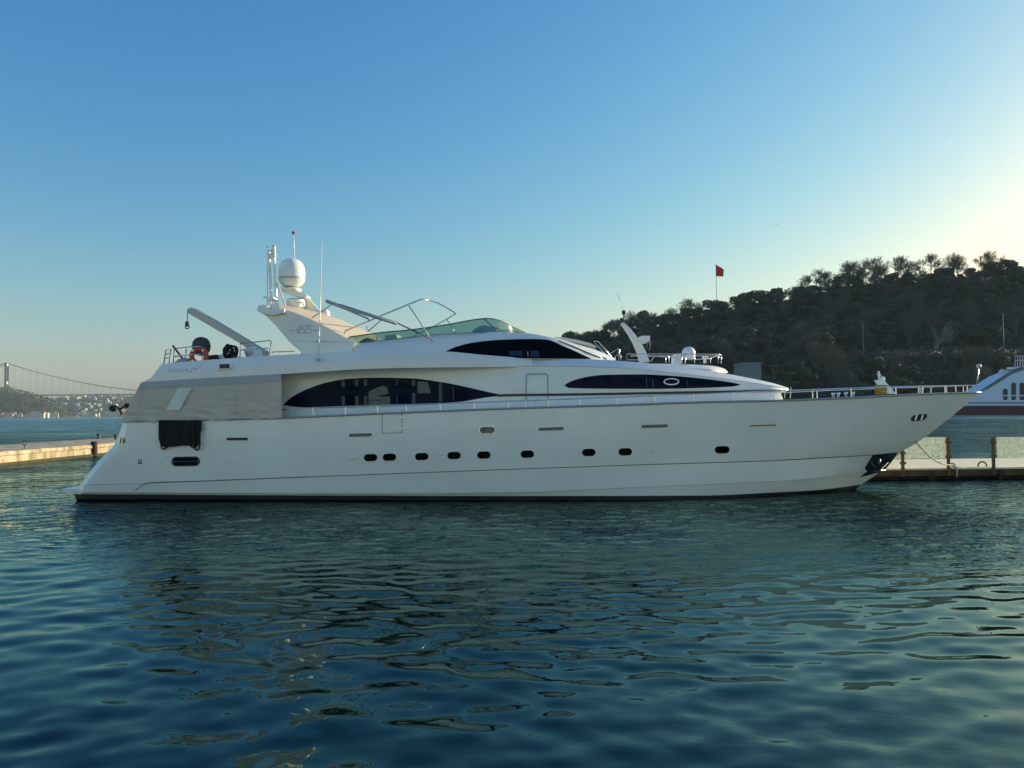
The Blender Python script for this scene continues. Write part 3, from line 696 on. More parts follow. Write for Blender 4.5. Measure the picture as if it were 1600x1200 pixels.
# ---- boat crane and rails on the aft upper deck
cr = MB()
a = [un(x, y, 1.9) for x, y in [(291.5,488),(293,482.5),(298,480.3),(304,482),(408,544.5),(404,549),(387,545),(376,537)]]
cr.prism(a, [(q[0], q[1]+.32, q[2]) for q in a]); crn = cr.build('tender_crane', M['alum'], yacht)
mb = MB(); a = [un(x, y, 1.75) for x, y in [(384,558),(380,545),(398,541),(408,546),(411,556)]]; mb.prism(a, [(q[0], q[1]+.6, q[2]) for q in a]); mb.build('crane_base', M['gel'], crn)
mb = MB(); utube(mb, [(293,486,2.06),(293,504,2.06)], .012); mb.lathe([(.02,.1),(.07,.05),(.07,-.05),(.02,-.1)], un(292.5, 506, 2.06), 8); mb.torus(un(292.5, 510.5, 2.06), .07, .02, n=12, m=5); mb.build('crane_hook', M['rubber'], crn)
stroke_sk = Flat(1.75)
mb = MB(); stroke(mb, [[(382,553),(385.5,550),(387,556)], [(386,549),(386,556)], [(389.5,556),(390,549.5),(394.5,550),(394,553),(390,553)]], 1.0, stroke_sk, .01); mb.build('crane_lettering', M['line'], crn)
def rail(name, segs, r=.02): 
    mb = MB()
    for s in segs: utube(mb, s, r)
    return mb.build(name, M['steel'], yacht, True)
VA = .6
rail('guard_rail', [[(375,556,VA),(375.5,537,VA),(422,532,VA),(423.5,535,VA),(421,553,VA)], [(375,547,VA),(420,544,VA)]])
rail('guard_rail', [[(425,552,VA),(426,550,VA),(460,549,VA)]])
rail('guard_rail', [[(256,569,VA),(259,547,VA),(267,545.5,VA),(264,568,VA)], [(258,554,VA),(266,552,VA)], [(256,560,VA),(265,559,VA)], [(271,567,VA),(272,545,VA),(295,542,VA),(312,541.5,VA),(318,542.5,VA),(316,560,VA)], [(272,557,VA),(292,555,VA),(314,553,VA)], [(289,566,VA),(291,545,VA)]])
mb = MB(); plate(mb, [(339,560),(342,555),(349,553),(364,555),(366,560)], 1.6, 2.5); mb.build('locker', M['gel'], yacht)
mb = MB(); plate(mb, [(272,567),(279,561),(288,559),(292,562),(290,567)], 1.4, 2.2); mb.build('seat_pad', M['valance'], yacht)

# ---- side-deck handrail with each stanchion
yr = curve([(442,640.5),(480,637.6),(680,630.9),(840,625.4),(960,620.8),(1100,615.5),(1200,611),(1260,609),(1400,604.2),(1528,602)])
sk0 = hullskin.rows[0][3]
vr = lambda x: min(HB-.02, sk0(x)+.1)
mb = MB()
P = [un(x, yr(x), vr(x)) for x in list(range(442, 1520, 12))+[1524, 1528]]
mb.tube(P, .022, 6); hr = mb.build('deck_rail', M['steel'], yacht, True)
for x in (489,539.5,589.5,635,687.5,741,794,821,856,906,963.5,1022.5,1083.5,1146,1209,1269.5,1329.5,1435,1476,1493,1511):
    for fn in ((lambda p: p), mir):
        mb = MB(); v = vr(x); mb.tube([fn(un(x, yr(x), v)), fn(un(x+.6, ys(x)+.5, v))], .018, 6); mb.build('stanchion', M['steel'], hr)
mb = MB(); mb.tube([mir(p) for p in P], .022, 6); mb.build('deck_rail', M['steel'], yacht, True)
# bow fittings
mb = MB(); utube(mb, [(1526.5,603,HB),(1529,577,HB)], .02); bl = mb.build('bow_light_post', M['steel'], yacht, True)
MB().lathe([(.01,-.09),(.06,-.07),(.085,0),(.06,.07),(.01,.09)], un(1529.5, 572.5, HB), 12).build('lamp', M['amberlens'], bl, True)
mb = MB(); a = [un(x, y, HB-.2) for x, y in [(1371,594),(1380,592.5),(1400,615),(1386,615)]]; mb.prism(a, [(q[0], q[1]+.3, q[2]) for q in a])
utube(mb, [(1374,594,HB),(1373,580,HB)], .035); utube(mb, [(1370,585,HB),(1377,586,HB)], .02); mb.lathe([(.08,-.08),(.1,0),(.05,.06)], un(1379, 591, HB), 8)
mb.build('bow_davit', M['gel'], yacht)
for x in (1302, 1310, 1322, 1333, 1440):
    mb = MB(); p = un(x, ys(x)-5, HB-.8); mb.lathe([(.05,-.12),(.04,.0),(.07,.04),(.05,.08)], p, 8); mb.build('cleat', M['steel'], yacht, True)
mb = MB()
for x in (1226, 1235): utube(mb, [(x, 622, 2.4), (x+1, 605, 2.4)], .012)
mb.build('bow_hatch_support', M['steel'], yacht)
# outboard of the tender seen behind the stern
mb = MB(); a = un(183, 637, 4.2)
utube(mb, [(190,648,4.2),(187,640,4.2),(181,634,4.2),(177,638,4.2)], .035); utube(mb, [(187,640,4.2),(194,635,4.2),(199,634,4.2)], .035)
mb.lathe([(.03,-.1),(.12,-.07),(.13,.05),(.05,.12)], un(176.5, 638, 4.2), 10, 'y'); mb.lathe([(.03,-.1),(.1,-.06),(.1,.05),(.04,.1)], un(199, 634, 4.2), 10, 'y')
mb.build('stern_lights', M['rubber'], yacht, True, 40)

# ================================================================== loose things on the yacht
def yl(name, mb, m, label, cat, smooth=True, group=None):      # a thing built in yacht coordinates: moved to its own origin
    c = Vector([sum(v[i] for v in mb.v)/len(mb.v) for i in range(3)]); c.z = min(v[2] for v in mb.v)
    o = mk(name, [Vector(v)-c for v in mb.v], mb.f, m, None, smooth, 40)
    wpt = OY + EU*c.x + EV*c.y + Vector((0, 0, c.z)); o.location = wpt; o.rotation_euler = (0, 0, -TH)
    return tag(o, label, cat, group)
# grey canvas screen
cxa = curve([(594,223),(606,216),(640,199),(650,193),(660,190)])
def cvv(x, f): return lerp(.09, -.03, f) + .012*math.sin(x*.23+f*7)+.02*math.sin(x*.11-f*9)*f
rowsC = []
for k in range(13):
    f = k/12
    yf = (lambda f: (lambda x: lerp(wb(x)-.4 if x > 222 else 597.3, curve([(185,661),(215,660),(300,657),(350,657.5),(400,655),(440,653)])(x)+.6*math.sin(x*.3), f)))(f)
    ya = lerp(597, 661, f); rowsC.append((cxa(ya), 440, yf, (lambda f: (lambda x: cvv(x, f)))(f)))
canv = Skin(rowsC, sub=2, nx=80)
Gc = canv.grid()
for i, r in enumerate(Gc):
    for j, p in enumerate(r):
        f = i/(len(Gc)-1); w_ = noise.noise(Vector((p[0]*1.3, p[2]*8+p[0]*.8, 3)))*.05*f**.6 + noise.noise(Vector((p[0]*4, p[2]*16, 9)))*.05*f**1.3
        r[j] = (p[0], p[1]+w_, p[2])
mb = MB(); addgrid(mb, Gc[3:]); addgrid(mb, [[(p[0], p[1]+.03, p[2]) for p in r] for r in Gc[3:]], True)
aftc = [[r[0], (r[0][0]-.02, HB, r[0][2]), mir(r[0])] for r in Gc[3:]]; addgrid(mb, aftc, True); addgrid(mb, [[mir(p) for p in r] for r in Gc[3:]], True)
scn = empty('canvas_screen', OY+EU*(-10.5)+EV*.05+Vector((0, 0, 2.6)), -TH); inv = Vector((-10.5, .05, 2.6))
tag(scn, 'wrinkled grey canvas screen laced around the stern deck of the white yacht', 'canvas screen')
def sub(v): return [tuple(Vector(p)-inv) for p in v]
mk('canvas', sub(mb.v), mb.f, M['canvas'], scn, True, 50)
mb = MB(); addgrid(mb, [[(p[0], p[1]-.02, p[2]) for p in r] for r in Gc[:5]]); mk('valance', sub(mb.v), mb.f, M['valance'], scn, True)
class GS:                                # canvas surface in front
    def v(s, x, y): return canv.v(x, y)-.05
mb = patch(GS(), 0, 1, lambda x: 0, lambda x: 0) if False else MB()
F = []
for k in range(7):
    f = k/6; y = lerp(606.5, 641, f); xl = lerp(278.5, 259, f); xr = lerp(300, 280, f)
    F.append([un(lerp(xl, xr, j/6), y, canv.v(lerp(xl, xr, j/6), y)-.045+.01*math.sin(j+k)) for j in range(7)])
addgrid(mb, F); mk('clear_window', sub(mb.v), mb.f, M['vinyl'], scn, True)
for x in (369, 224):
    mb = strip(GS(), dense([(x, 603), (x-(8 if x < 300 else 0), 655 if x > 300 else 640)], 8), .8, .0); mk('seam', sub(mb.v), mb.f, M['valance'], scn)

# black rope netting over the side
mb = MB(); rr = random.Random(3)
for i in range(26):
    x = 251+i*2.15; w_ = rr.uniform(4, 9); dpt = rr.uniform(34, 42); 
    if 9 < i < 20: dpt -= 3
    y0 = 656.5; v0 = hullskin.v(x, 670)-rr.uniform(.04, .12)
    pts = [(x, y0)]+[(x+w_/2-w_/2*math.cos(t), y0+dpt-w_*.5+math.sin(t)*w_*.6) for t in [k*math.pi/6 for k in range(7)]]+[(x+w_, y0)]
    mb.tube([un(a, b, v0) for a, b in pts], .032, 5)
for i in range(14):
    y = 660+i*2.0; mb.tube([un(254+k*5, y+rr.uniform(-1, 1), hullskin.v(280, y)-.06-rr.uniform(0, .05)) for k in range(11)], .03, 5)
for x, d_, w_ in ((249, 32, 7), (252, 44, 8), (303, 45, 9), (308, 18, 6)):
    pts = [(x, 657)]+[(x+w_/2-w_/2*math.cos(t), 657+d_-w_*.5+math.sin(t)*w_*.6) for t in [k*math.pi/6 for k in range(7)]]+[(x+w_, 657)]
    mb.tube([un(a, b, hullskin.v(x, 680)-.14) for a, b in pts], .028, 5)
yl('rope_netting', mb, M['rope_b'], 'coils of black rope hanging over the white hull below the canvas screen', 'rope')
# round fender under a dark cover, life ring, rope bundles, boat hook
mb = MB(); mb.lathe([(.02,-.33),(.16,-.3),(.27,-.18),(.31,0),(.28,.15),(.2,.26),(.08,.31),(.02,.32)], un(314.5, 541, 1.5), 18)
yl('covered_fender', mb, mat('fender_cover', (.07, .065, .05), .5, var=.4, vscale=5, stretch=(1, 1, 6), bump=.6, bscale=6), 'large round dark covered fender standing above the red life ring', 'fender')
lr = MB(); c = un(311, 556, .75); lr.torus(c, .25, .085, 'y', 24, 8); o = yl('life_ring', lr, M['orange'], 'round red life ring hung on the aft guard rail of the yacht', 'life ring')
mb = MB(); lr_c = Vector((0, 0, .335))
for a in (45, 135, 225, 315):
    mb.box((.25*math.cos(R(a)), -.0, .335+.25*math.sin(R(a))), (.08, .19, .08))
mb.build('white_band', M['gel'], o)
mb = MB(); rr = random.Random(5)
for i in range(16):
    c = un(361+rr.uniform(-5, 5), 549+rr.uniform(-3, 3), 1.3+rr.uniform(-.1, .2)); mb.torus(c, rr.uniform(.1, .22), .022, rr.choice('yx'), 14, 5)
yl('rope_coil', mb, M['rope_b'], 'tangled black coil of rope on the white locker beside the crane', 'rope')
mb = MB(); utube(mb, [(270,540,1.0),(285,560,1.0)], .035, 8); yl('boat_hook', mb, mat('striped_pole', (.32, .06, .05), .5, var=.8, vscale=6), 'dark red pole leaning on the aft guard rail left of the life ring', 'boat hook')
mb = MB(); rr = random.Random(8)
for i in range(9):
    x = 1368.5+i*2.1; mb.tube([un(x, 602.5, HB-1.1), un(x-.8, 608, HB-1.16), un(x+.3, 615.5, HB-1.13)], .045, 6)
yl('yellow_ropes', mb, M['rope_y'], 'bunch of yellow ropes hung over the bow rail of the white yacht', 'rope')
mb = MB(); plate(mb, [(318,562),(321,556),(338,554),(341,561)], 1.5, 2.0); yl('dark_cushion', mb, M['rubber'], 'dark folded cushion between the life ring and the white locker', 'cushion', False)

# ================================================================== pontoon on the right
PY0, PY1, PZ = 29.2, 34.3, .45
pon = empty('pontoon', (16, PY0, 0)); tag(pon, 'low wooden pontoon with sunlit planks running behind the bow of the white yacht', 'pontoon')
def rel(o, p): return tuple(Vector(p)-o.location)
def wbox(name, m, par, lo, hi, **k):
    mb = MB(); c = [(a+b)/2 for a, b in zip(lo, hi)]; mb.box(rel(par, c), [b-a for a, b in zip(lo, hi)]); return mb.build(name, m, par, **k)
wbox('planks', M['plank'], pon, (-12, PY0, PZ-.06), (48, PY1, PZ)); wbox('edge_beam', M['pside'], pon, (-12, PY0+.02, PZ-.30), (48, PY0+.3, PZ-.063))
wbox('float', M['wood'], pon, (-12, PY0+.35, -.6), (48, PY1-.2, PZ-.07))
for i in range(14):
    X = 13.2+i*2.6; wbox('fender_block', M['wood'], pon, (X, PY0-.03, -.25), (X+.12, PY0+.02, PZ-.1))
ct = MB(); p0 = at(1535, 729.5, PY0+.4); ct.torus(rel(pon, (p0.x, p0.y, PZ+.02)), .17, .03, 'y', 16, 6); ct.build('mooring_ring', M['brass'], pon, True)
def fpost(px, top, label):
    b = at(px, 741, PY0-.05); t = at(px, top, PY0-.05)
    e = empty('fence_post', (b.x, b.y, .16)); H = t.z-.16
    MB().box((0, 0, H/2), (.1, .07, H)).build('upright', M['brass'], e)
    for z in (H*.88, H*.5, H*.22):
        if z > .35: MB().box((0, -.02, z), (.2, .09, .09)).build('clamp', M['brass'], e)
    return tag(e, label, 'post', 'rusty fence posts on the pontoon')
fpost(1411, 703, 'short rusty fence post nearest the yacht bow on the pontoon'); fpost(1482.5, 683.5, 'rusty fence post where the mooring line is tied'); fpost(1553, 683.5, 'rusty fence post right of the gap in the glass fence'); fpost(1625, 683.5, 'rusty fence post at the far right of the pontoon')
def pane(x0, x1, t0, label):
    a = at(x0, t0, PY0); b = at(x1, 716, PY0); mb = MB(); W = b.x-a.x; H = a.z-b.z
    mb.box((0, 0, H/2), (W, .012, H)); o = mb.build('glass_panel', M['dirty']); o.location = ((a.x+b.x)/2, PY0, b.z); return tag(o, label, 'glass panel')
pane(1385, 1479, 684, 'dirty glass fence panel close to the yacht bow'); pane(1557, 1621, 683, 'scratched dirty glass fence panel at the right edge of the picture')
mb = MB()
A = OY+EU*un(1431, 690, HB-.1)[0]+EV*(HB-.1); A.z = un(1431, 690, HB-.1)[2]; B = at(1487, 727, PY0-.1)
mb.tube([A.lerp(B, t)-Vector((0, 0, .22*math.sin(math.pi*t))) for t in [k/12 for k in range(13)]], .026, 6)
mb.torus(at(1488, 728, PY0-.1), .1, .03, 'y', 12, 6); mb.tube([at(1488, 728, PY0-.1), at(1495, 731, PY0-.08), at(1495.5, 745, PY0-.08)], .035, 6); mb.tube([at(1488, 729, PY0-.05), at(1505, 731.5, PY0+.1), at(1528, 731, PY0+.3)], .022, 6)
o = mb.build('mooring_line', M['rope_w'], None, True); tag(o, 'pale mooring line running from the yacht bow down to the rusty fence post', 'rope')

# ================================================================== concrete pier on the left
pier = empty('concrete_pier', (-32, 50, 0)); tag(pier, 'weathered sunlit concrete pier behind the stern of the white yacht', 'pier')
XF = -29.1
mb = MB()
def wob(x, y, z, s=.05): return Vector((x+s*noise.noise(Vector((y*.6, z*2, 1))), y, z+s*.8*noise.noise(Vector((y*.8, x, 4)))))
NY = 160; Gp = []
for (x, z) in ((XF-7, -1), (XF-7, .82), (XF-3.5, .84), (XF-.25, .83), (XF-.02, .80), (XF+.02, .58), (XF-.08, .54), (XF-.06, .25), (XF-.02, -1)):
    Gp.append([rel(pier, wob(x, lerp(20, 76, j/NY), z, .06 if -.5 < z else 0)) for j in range(NY+1)])
addgrid(mb, Gp); addgrid(mb, [[r[-1], (r[-1][0], r[-1][1], -1)] for r in Gp]); addgrid(mb, [[r[0], (r[0][0], r[0][1], -1)] for r in Gp], True)
mb.build('quay_wall', M['concrete'], pier)
mb = MB(); mb.box(rel(pier, (XF, 48, .0)), (.14, 56, .34)); mb.build('algae_line', M['algae'], pier)
p = at(151, 703, 54); mb = MB(); mb.lathe([(.22,-1),(.21,1.0),(.17,1.03)], (0, 0, 0), 12); o = mb.build('timber_pile', M['wood'], None, True, 40); o.location = (p.x+.1, 53.5, 0); tag(o, 'dark timber pile standing in the water against the concrete pier', 'pile')
p = at(38, 697, 47); mb = MB(); mb.tube([(0, 0, -.3), (0, 0, .0)], .03); mb.torus((0, 0, .14), .13, .03, 'y', 14, 6); o = mb.build('iron_ring', M['line'], None, True); o.location = (p.x, 47, .84+.22); tag(o, 'black iron ring standing on the concrete pier', 'mooring ring')
for (px, Y, lb) in ((154, 66, 'left of two small dark bollards at the far edge of the concrete pier'), (181, 64, 'dark bollard on the concrete pier right beside the yacht stern')):
    p = at(px, 683, Y); mb = MB(); mb.lathe([(.16,0),(.12,.06),(.11,.26),(.2,.32),(.18,.4),(.05,.42)], (0, 0, 0), 12); o = mb.build('bollard', M['line'], None, True, 40); o.location = (p.x, Y, .84); tag(o, lb, 'bollard', 'bollards on the concrete pier')

# ================================================================== second yacht behind the pontoon
S2 = 46.0
by = empty('motor_yacht', (0, S2, 0)); tag(by, 'smaller white yacht mostly hidden behind the big one, with curved mast and white dome', 'yacht')
def bt(px, py, Y): return rel(by, at(px, py, Y))
def bpl(name, pts, Y0, Y1, m, par=None, smooth=False):
    mb = MB(); a = [bt(x, y, Y0) for x, y in pts]; mb.prism(a, [(p[0], p[1]+(Y1-Y0), p[2]) for p in a]); return mb.build(name, m, par or by, smooth)
# hull
mb = MB(); rowsH = []
for z, wd, xa, xb in ((2.4, 2.6, -7, 20.5), (1.6, 2.5, -7, 19), (.6, 2.3, -7, 17.3), (-.4, 1.6, -6.8, 16)):
    rowsH.append([(lerp(xa, xb, j/30), 3-wd*(1-max(0, (j/30-.45)/.55)**2.2), z+.5*max(0, j/30-.4)) for j in range(31)])
addgrid(mb, rowsH[:1]+rowsH[1:]); addgrid(mb, [[(p[0], 6-p[1], p[2]) for p in r] for r in rowsH], True); addgrid(mb, [rowsH[0], [(p[0], 6-p[1], p[2]) for p in rowsH[0]]], True)
addgrid(mb, [[r[0], (r[0][0], 6-r[0][1], r[0][2])] for r in rowsH], True); mb.build('hull', M['gel'], by, True, 30)
# cabin and sun roof
def lens(pts_top, pts_bot): return pts_top+pts_bot[::-1]
bpl('cabin', [(960,640),(900,600),(930,578),(1000,574),(1110,580),(1135,585),(1160,610),(1180,640)], S2+.9, S2+5.1, M['gel'])
bpl('cabin_window', [(1040,588),(1010,584),(1030,577.5),(1112,579),(1137,585),(1137,592)], S2+.85, S2+5.15, M['amber'])
# roof: lens-shaped with pointed nose
mb = MB(); RT = curve([(980,571),(1000,566),(1050,566),(1100,567.5),(1125,569),(1145,572),(1153,575),(1156,577.5)]); RB = curve([(980,573),(1050,578),(1110,581),(1140,581),(1156,579)])
Gt = []
for k in range(9):
    f = k/8; Yk = S2+.4+5.2*f; row = []; rb_ = []
    for j in range(31):
        x = lerp(980, 1156, j/30); s = j/30; wd = 1-max(0, (s-.6)/.4)**2.4
        e = math.sqrt(max(0, 1-(2*f-1)**2))**.5
        yy = bt(x, RT(x), S2+.4); y_lo = bt(x, RB(x), S2+.4)
        row.append((yy[0], 3+(f-.5)*5.2*wd, lerp(y_lo[2], yy[2], .35+.65*e))); rb_.append((yy[0], 3+(f-.5)*5.2*wd, y_lo[2]))
    Gt.append((row, rb_))
addgrid(mb, [g_[0] for g_ in Gt], True); addgrid(mb, [g_[1] for g_ in Gt]); addgrid(mb, [Gt[0][0], Gt[0][1]]); addgrid(mb, [Gt[-1][1], Gt[-1][0]])
addgrid(mb, [[g_[0][0], g_[1][0]] for g_ in Gt], True)
mb.build('sun_roof', M['gel'], by, True, 40)
def btube(name, segs, r, m, par=None):
    mb = MB()
    for s in segs: mb.tube([bt(*p) for p in s], r, 6)
    return mb.build(name, m, par or by, True)
Ya, Yb = S2+.8, S2+5.0
rr_ = btube('sun_deck_rail', [[(979,566,Ya),(979.5,553,Ya),(1060,553,Ya),(1122,553.5,Ya),(1127,555,S2+2.2),(1126,556,Yb),(1060,556,Yb),(985,556,Yb)], [(980,562,Ya),(1000,562.5,Ya)]], .03, M['steel'])
for x in (1045, 1122): btube('stanchion', [[(x,553,Ya),(x+.5,567,Ya)]], .028, M['steel'], rr_)
for x in (1127,): btube('stanchion', [[(x,555,S2+2.2),(x,568,S2+2.2)]], .028, M['steel'], rr_)
for x in (1040, 1085, 1110): btube('stanchion', [[(x,556,Yb),(x+.5,567,Yb)]], .028, M['steel'], rr_)
btube('grab_rail', [[(1017,565,Ya+.5),(1022,556.5,Ya+.5),(1050,558,Ya+.5),(1080,562,Ya+.5),(1110,560,Ya+1.5),(1122,555,Ya+2)]], .03, M['steel'])
btube('ladder', [[(1064,571,Ya-.3),(1066,553,Ya)], [(1070,572,Ya-.3),(1072,553,Ya)]], .03, M['steel'])
bpl('curved_mast', [(971,505),(975,503.5),(984,512),(994,524),(1004,539),(1011,553),(1015,565),(1001,566),(997,552),(990,535),(982,521)], S2+2.7, S2+3.2, M['gel'])
mb = MB()
mb.tube([bt(974.5, 504, S2+3), bt(974.5, 492, S2+3)], .035); mb.lathe([(.1,-.12),(.13,-.1),(.13,.1),(.08,.14)], bt(974.8, 488.5, S2+3), 10); mb.lathe([(.09,-.1),(.12,0),(.07,.1)], bt(971.5, 499, S2+3), 10)
ml = mb.build('mast_light', M['rubber'], by, True, 40); btube('thin_antenna', [[(974,485,S2+3),(964.5,458,S2+3)]], .014, M['alum'])
bpl('radar', [(999,531),(1000,526),(1003,524.5),(1015,524.5),(1016,526),(1015.5,533.5),(1003,534)], S2+2.2, S2+3.8, M['gel'])
btube('radar_bracket', [[(1010,534,S2+3),(1012,545,S2+3)], [(1015,548,S2+3),(1015.5,533,S2+3)]], .04, M['line'])
mb = MB(); mb.lathe([(.36,-.3),(.42,-.15),(.43,.1),(.38,.28),(.26,.41),(.1,.47),(.01,.48)], bt(1076, 553.5, S2+3), 20); mb.build('satellite_dome', M['gel'], by, True, 50)
bpl('dome_locker', [(1054,567),(1054,556),(1058,552),(1066,552),(1066,567)], S2+2.6, S2+3.6, M['gel'])
bpl('spotlight', [(1099,556),(1107,556),(1107,560),(1104,561),(1104,567),(1101,567),(1101,561),(1099,560)], S2+2.9, S2+3.2, M['gel'])
# canvas-covered wheelhouse further forward, sunlit
M['cover'] = mat('tan_cover', (.70, .55, .33), .8, var=.2, vscale=2, bump=.3)
bpl('wheelhouse', [(800,600),(830,536),(850,531),(880,529),(905,533),(925,538),(931,541),(930,560),(960,600)], S2+1, S2+5, M['gel'])
# stepped top, seen past the big yacht's roof
mb = MB()
for i in range(14):
    pass
ow = bpl('wheelhouse_window', [(878,531.5),(905,536),(919,539.5),(931.5,542),(930,553),(915,549),(895,545),(878,538)], S2+.95, S2+5.03, M['cover'])
bpl('roof_brow', [(845,530.5),(862,526.8),(880,527),(905,531.5),(925,537),(932,541.5),(930,543),(905,536.5),(880,532)], S2+.7, S2+5.3, M['gel'])
for sg in ([(928,534,Ya),(931,532.5,Ya),(935,534,Ya),(958,561,Ya)], [(930,536,Ya+.5),(953,562,Ya+.5)], [(943,560,Ya),(966,544,Ya),(967.5,546,Ya),(967,564,Ya)], [(961,562,Ya+1),(962,556,Ya+1),(969,552,Ya+1),(970.5,563,Ya+1)]): btube('ladder_rail', [sg], .035, M['steel'])

# ================================================================== ferry
FY = 250.0
fer = empty('ferry', (0, FY, 0)); tag(fer, 'white passenger ferry with a maroon waterline and tall arched windows, cut by the right edge', 'ferry')
fl_ = at(1495, 646, FY); fer.location = (fl_.x+30, FY, 0)
def fp(px, py, Y=FY): return rel(fer, at(px, py, Y))
def fpl(name, pts, Y0, Y1, m, par=None):
    mb = MB(); a = [fp(x, y, Y0) for x, y in pts]; mb.prism(a, [(p[0], p[1]+(Y1-Y0), p[2]) for p in a]); return mb.build(name, m, par or fer)
fpl('hull', [(1490,652),(1494,640),(1500,634.3),(1860,633),(1870,640),(1862,652)], FY, FY+12, M['maroon'])
fpl('superstructure', [(1500,634),(1510,626),(1530,616.5),(1543,608.5),(1560,598.5),(1580,586),(1600,578),(1650,576),(1850,577),(1862,600),(1862,633)], FY+.1, FY+11.9, M['bluewhite'])
fpl('purple_stripe', [(1506,630.4),(1508,628.9),(1861,628),(1861,630)], FY, FY+12, M['purple'])
fpl('upper_cabin', [(1640,576),(1650,560),(1830,560),(1840,577)], FY+1.5, FY+10.5, M['bluewhite'])
M['fglass'] = mat('ferry_side_glass', (.10, .15, .17), .2)
fpl('sloped_glazing', [(1528,614),(1532,610.5),(1560,592),(1580,579.5),(1598,572),(1600,577),(1580,585),(1560,598),(1543,608)], FY-.1, FY+.05, M['fglass'])
M['fwin'] = mat('ferry_window_glass', (.05, .04, .04), .3)
for i, cx in enumerate([1571, 1584, 1597]+[1611+13.2*k for k in range(16)]):
    top = 607 if i == 0 else 597.5; hw = 3.6
    pts = [(cx-hw, 622), (cx-hw, top+hw)]+[(cx-hw*math.cos(R(a)), top+hw-hw*math.sin(R(a))) for a in range(30, 180, 30)]+[(cx+hw, top+hw), (cx+hw, 622), (cx+hw*.6, 625.3), (cx-hw*.6, 625.3)]
    wv_ = fpl('arched_window', pts, FY, FY+.3, M['fwin'])
    fpl('window_bar', [(cx-hw-.4, 617.3), (cx+hw+.4, 617.3), (cx+hw+.4, 619), (cx-hw-.4, 619)], FY-.05, FY+.1, M['bluewhite'], wv_)
mb = MB()
for pts in ([(1531,609),(1545,600),(1558,592),(1572,583),(1586,574)], [(1586,573),(1586,556),(1600,556.5),(1640,556)], [(1586,563),(1640,563)]): mb.tube([fp(*p) for p in pts], .10, 5)
for k in range(14): mb.tube([fp(1586+k*4, 573), fp(1586+k*4, 556)], .07, 4)
for k in range(10): mb.tube([fp(1533+k*5.4, 608-k*3.5), fp(1533+k*5.4, 613-k*3.4)], .07, 4)
mb.build('railing', M['bluewhite'], fer)
fpl('deck_gear', [(1566,586),(1566,580),(1569,577),(1571,581),(1574,578),(1576,582),(1576,584)], FY+2, FY+4, M['bluewhite'])
fpl('deck_edge', [(1586,576),(1586,573),(1660,571),(1660,575)], FY-.1, FY+4, M['bluewhite'])

# ================================================================== wooded hill on the right
ridge_px = curve([(820,560),(900,547),(960,530),(1000,518),(1100,503),(1200,482),(1300,458),(1400,443),(1500,436),(1600,443),(1700,452),(1900,470)])
RY = 400.
def ridge(X):
    px = 800+X/RY*1200
    p = at(px, ridge_px(px), RY); return max(2, p.z)
def sstep(a, b, x): t = min(1, max(0, (x-a)/(b-a))); return t*t*(3-2*t)
def terr(X, Y):
    rz = ridge(X); edge = sstep(10, 60, X+ (Y-300)*.1)
    sh = min(25.5, rz*.5)
    if Y < 328: z = lerp(-2, sh, sstep(272, 324, Y)**.8 if Y > 272 else 0)
    elif Y < 340: z = sh
    else: z = lerp(sh, rz, sstep(340, 412, Y)) if Y < 412 else rz-(Y-412)*.02
    z += 1.2*noise.noise(Vector((X*.03, Y*.03, 0)))*(1 if not 322 < Y < 344 else 0)
    return z if X > 25 else lerp(-2, z, sstep(-25, 22, X))
nx, ny = 130, 90; V = []; Fc = []
for j in range(ny+1):
    for i in range(nx+1):
        X = lerp(-30, 520, i/nx); Y = lerp(262, 620, (j/ny)**1.5); V.append((X, Y, terr(X, Y)))
Fc = [(j*(nx+1)+i, j*(nx+1)+i+1, (j+1)*(nx+1)+i+1, (j+1)*(nx+1)+i) for j in range(ny) for i in range(nx)]
tag(mk('hill', V, Fc, M['soil'], None, True), kind='structure')
mb = MB(); pr = []
for i in range(60): X = 150+i*6; pr.append(X)
addgrid(mb, [[(X, 329, terr(X, 332)+.12) for X in pr], [(X, 337.5, terr(X, 335)+.12) for X in pr]], True); tag(mb.build('road', M['asphalt']), kind='structure')

def bare_tree(seed, H=12, spread=.62, depth=8):
    rr = random.Random(seed); mb = MB(); tw = MB()
    def br(p, d, L, r, lev):
        mid = p+d*L*.5+Vector((rr.uniform(-1, 1), rr.uniform(-1, 1), 0))*L*.06; e = p+d*L
        if lev <= 3: mb.tube([p, mid, e], r, 5 if lev < 2 else 4, r*.66, cap=False)
        else:
            s = d.cross(Vector((rr.uniform(-1, 1), rr.uniform(-1, 1), rr.uniform(-1, 1)))).normalized()*r
            tw.add([p-s, p+s, e+s*.6, e-s*.6], [(0, 1, 2, 3)])
        if lev >= depth: return
        n = 3 if lev < 2 else rr.choice((2, 3, 3))
        for k in range(n):
            a = rr.uniform(0, 6.283)+k*2.1; t = rr.uniform(.4, .85)*spread*(1.1 if lev else .8)
            q = d.orthogonal().normalized(); q2 = d.cross(q); nd = (d*math.cos(t)+(q*math.cos(a)+q2*math.sin(a))*math.sin(t)); nd.z += .12; nd.normalize()
            br(p+d*L*(1 if k == 0 else rr.uniform(.3, 1)), nd, L*rr.uniform(.68, .86), r*.62 if lev < 3 else max(.03, r*.72), lev+1)
    br(Vector((0, 0, -.5)), Vector((rr.uniform(-.05, .05), rr.uniform(-.05, .05), 1)).normalized(), H*.29, H*.020, 0)
    return mb, tw
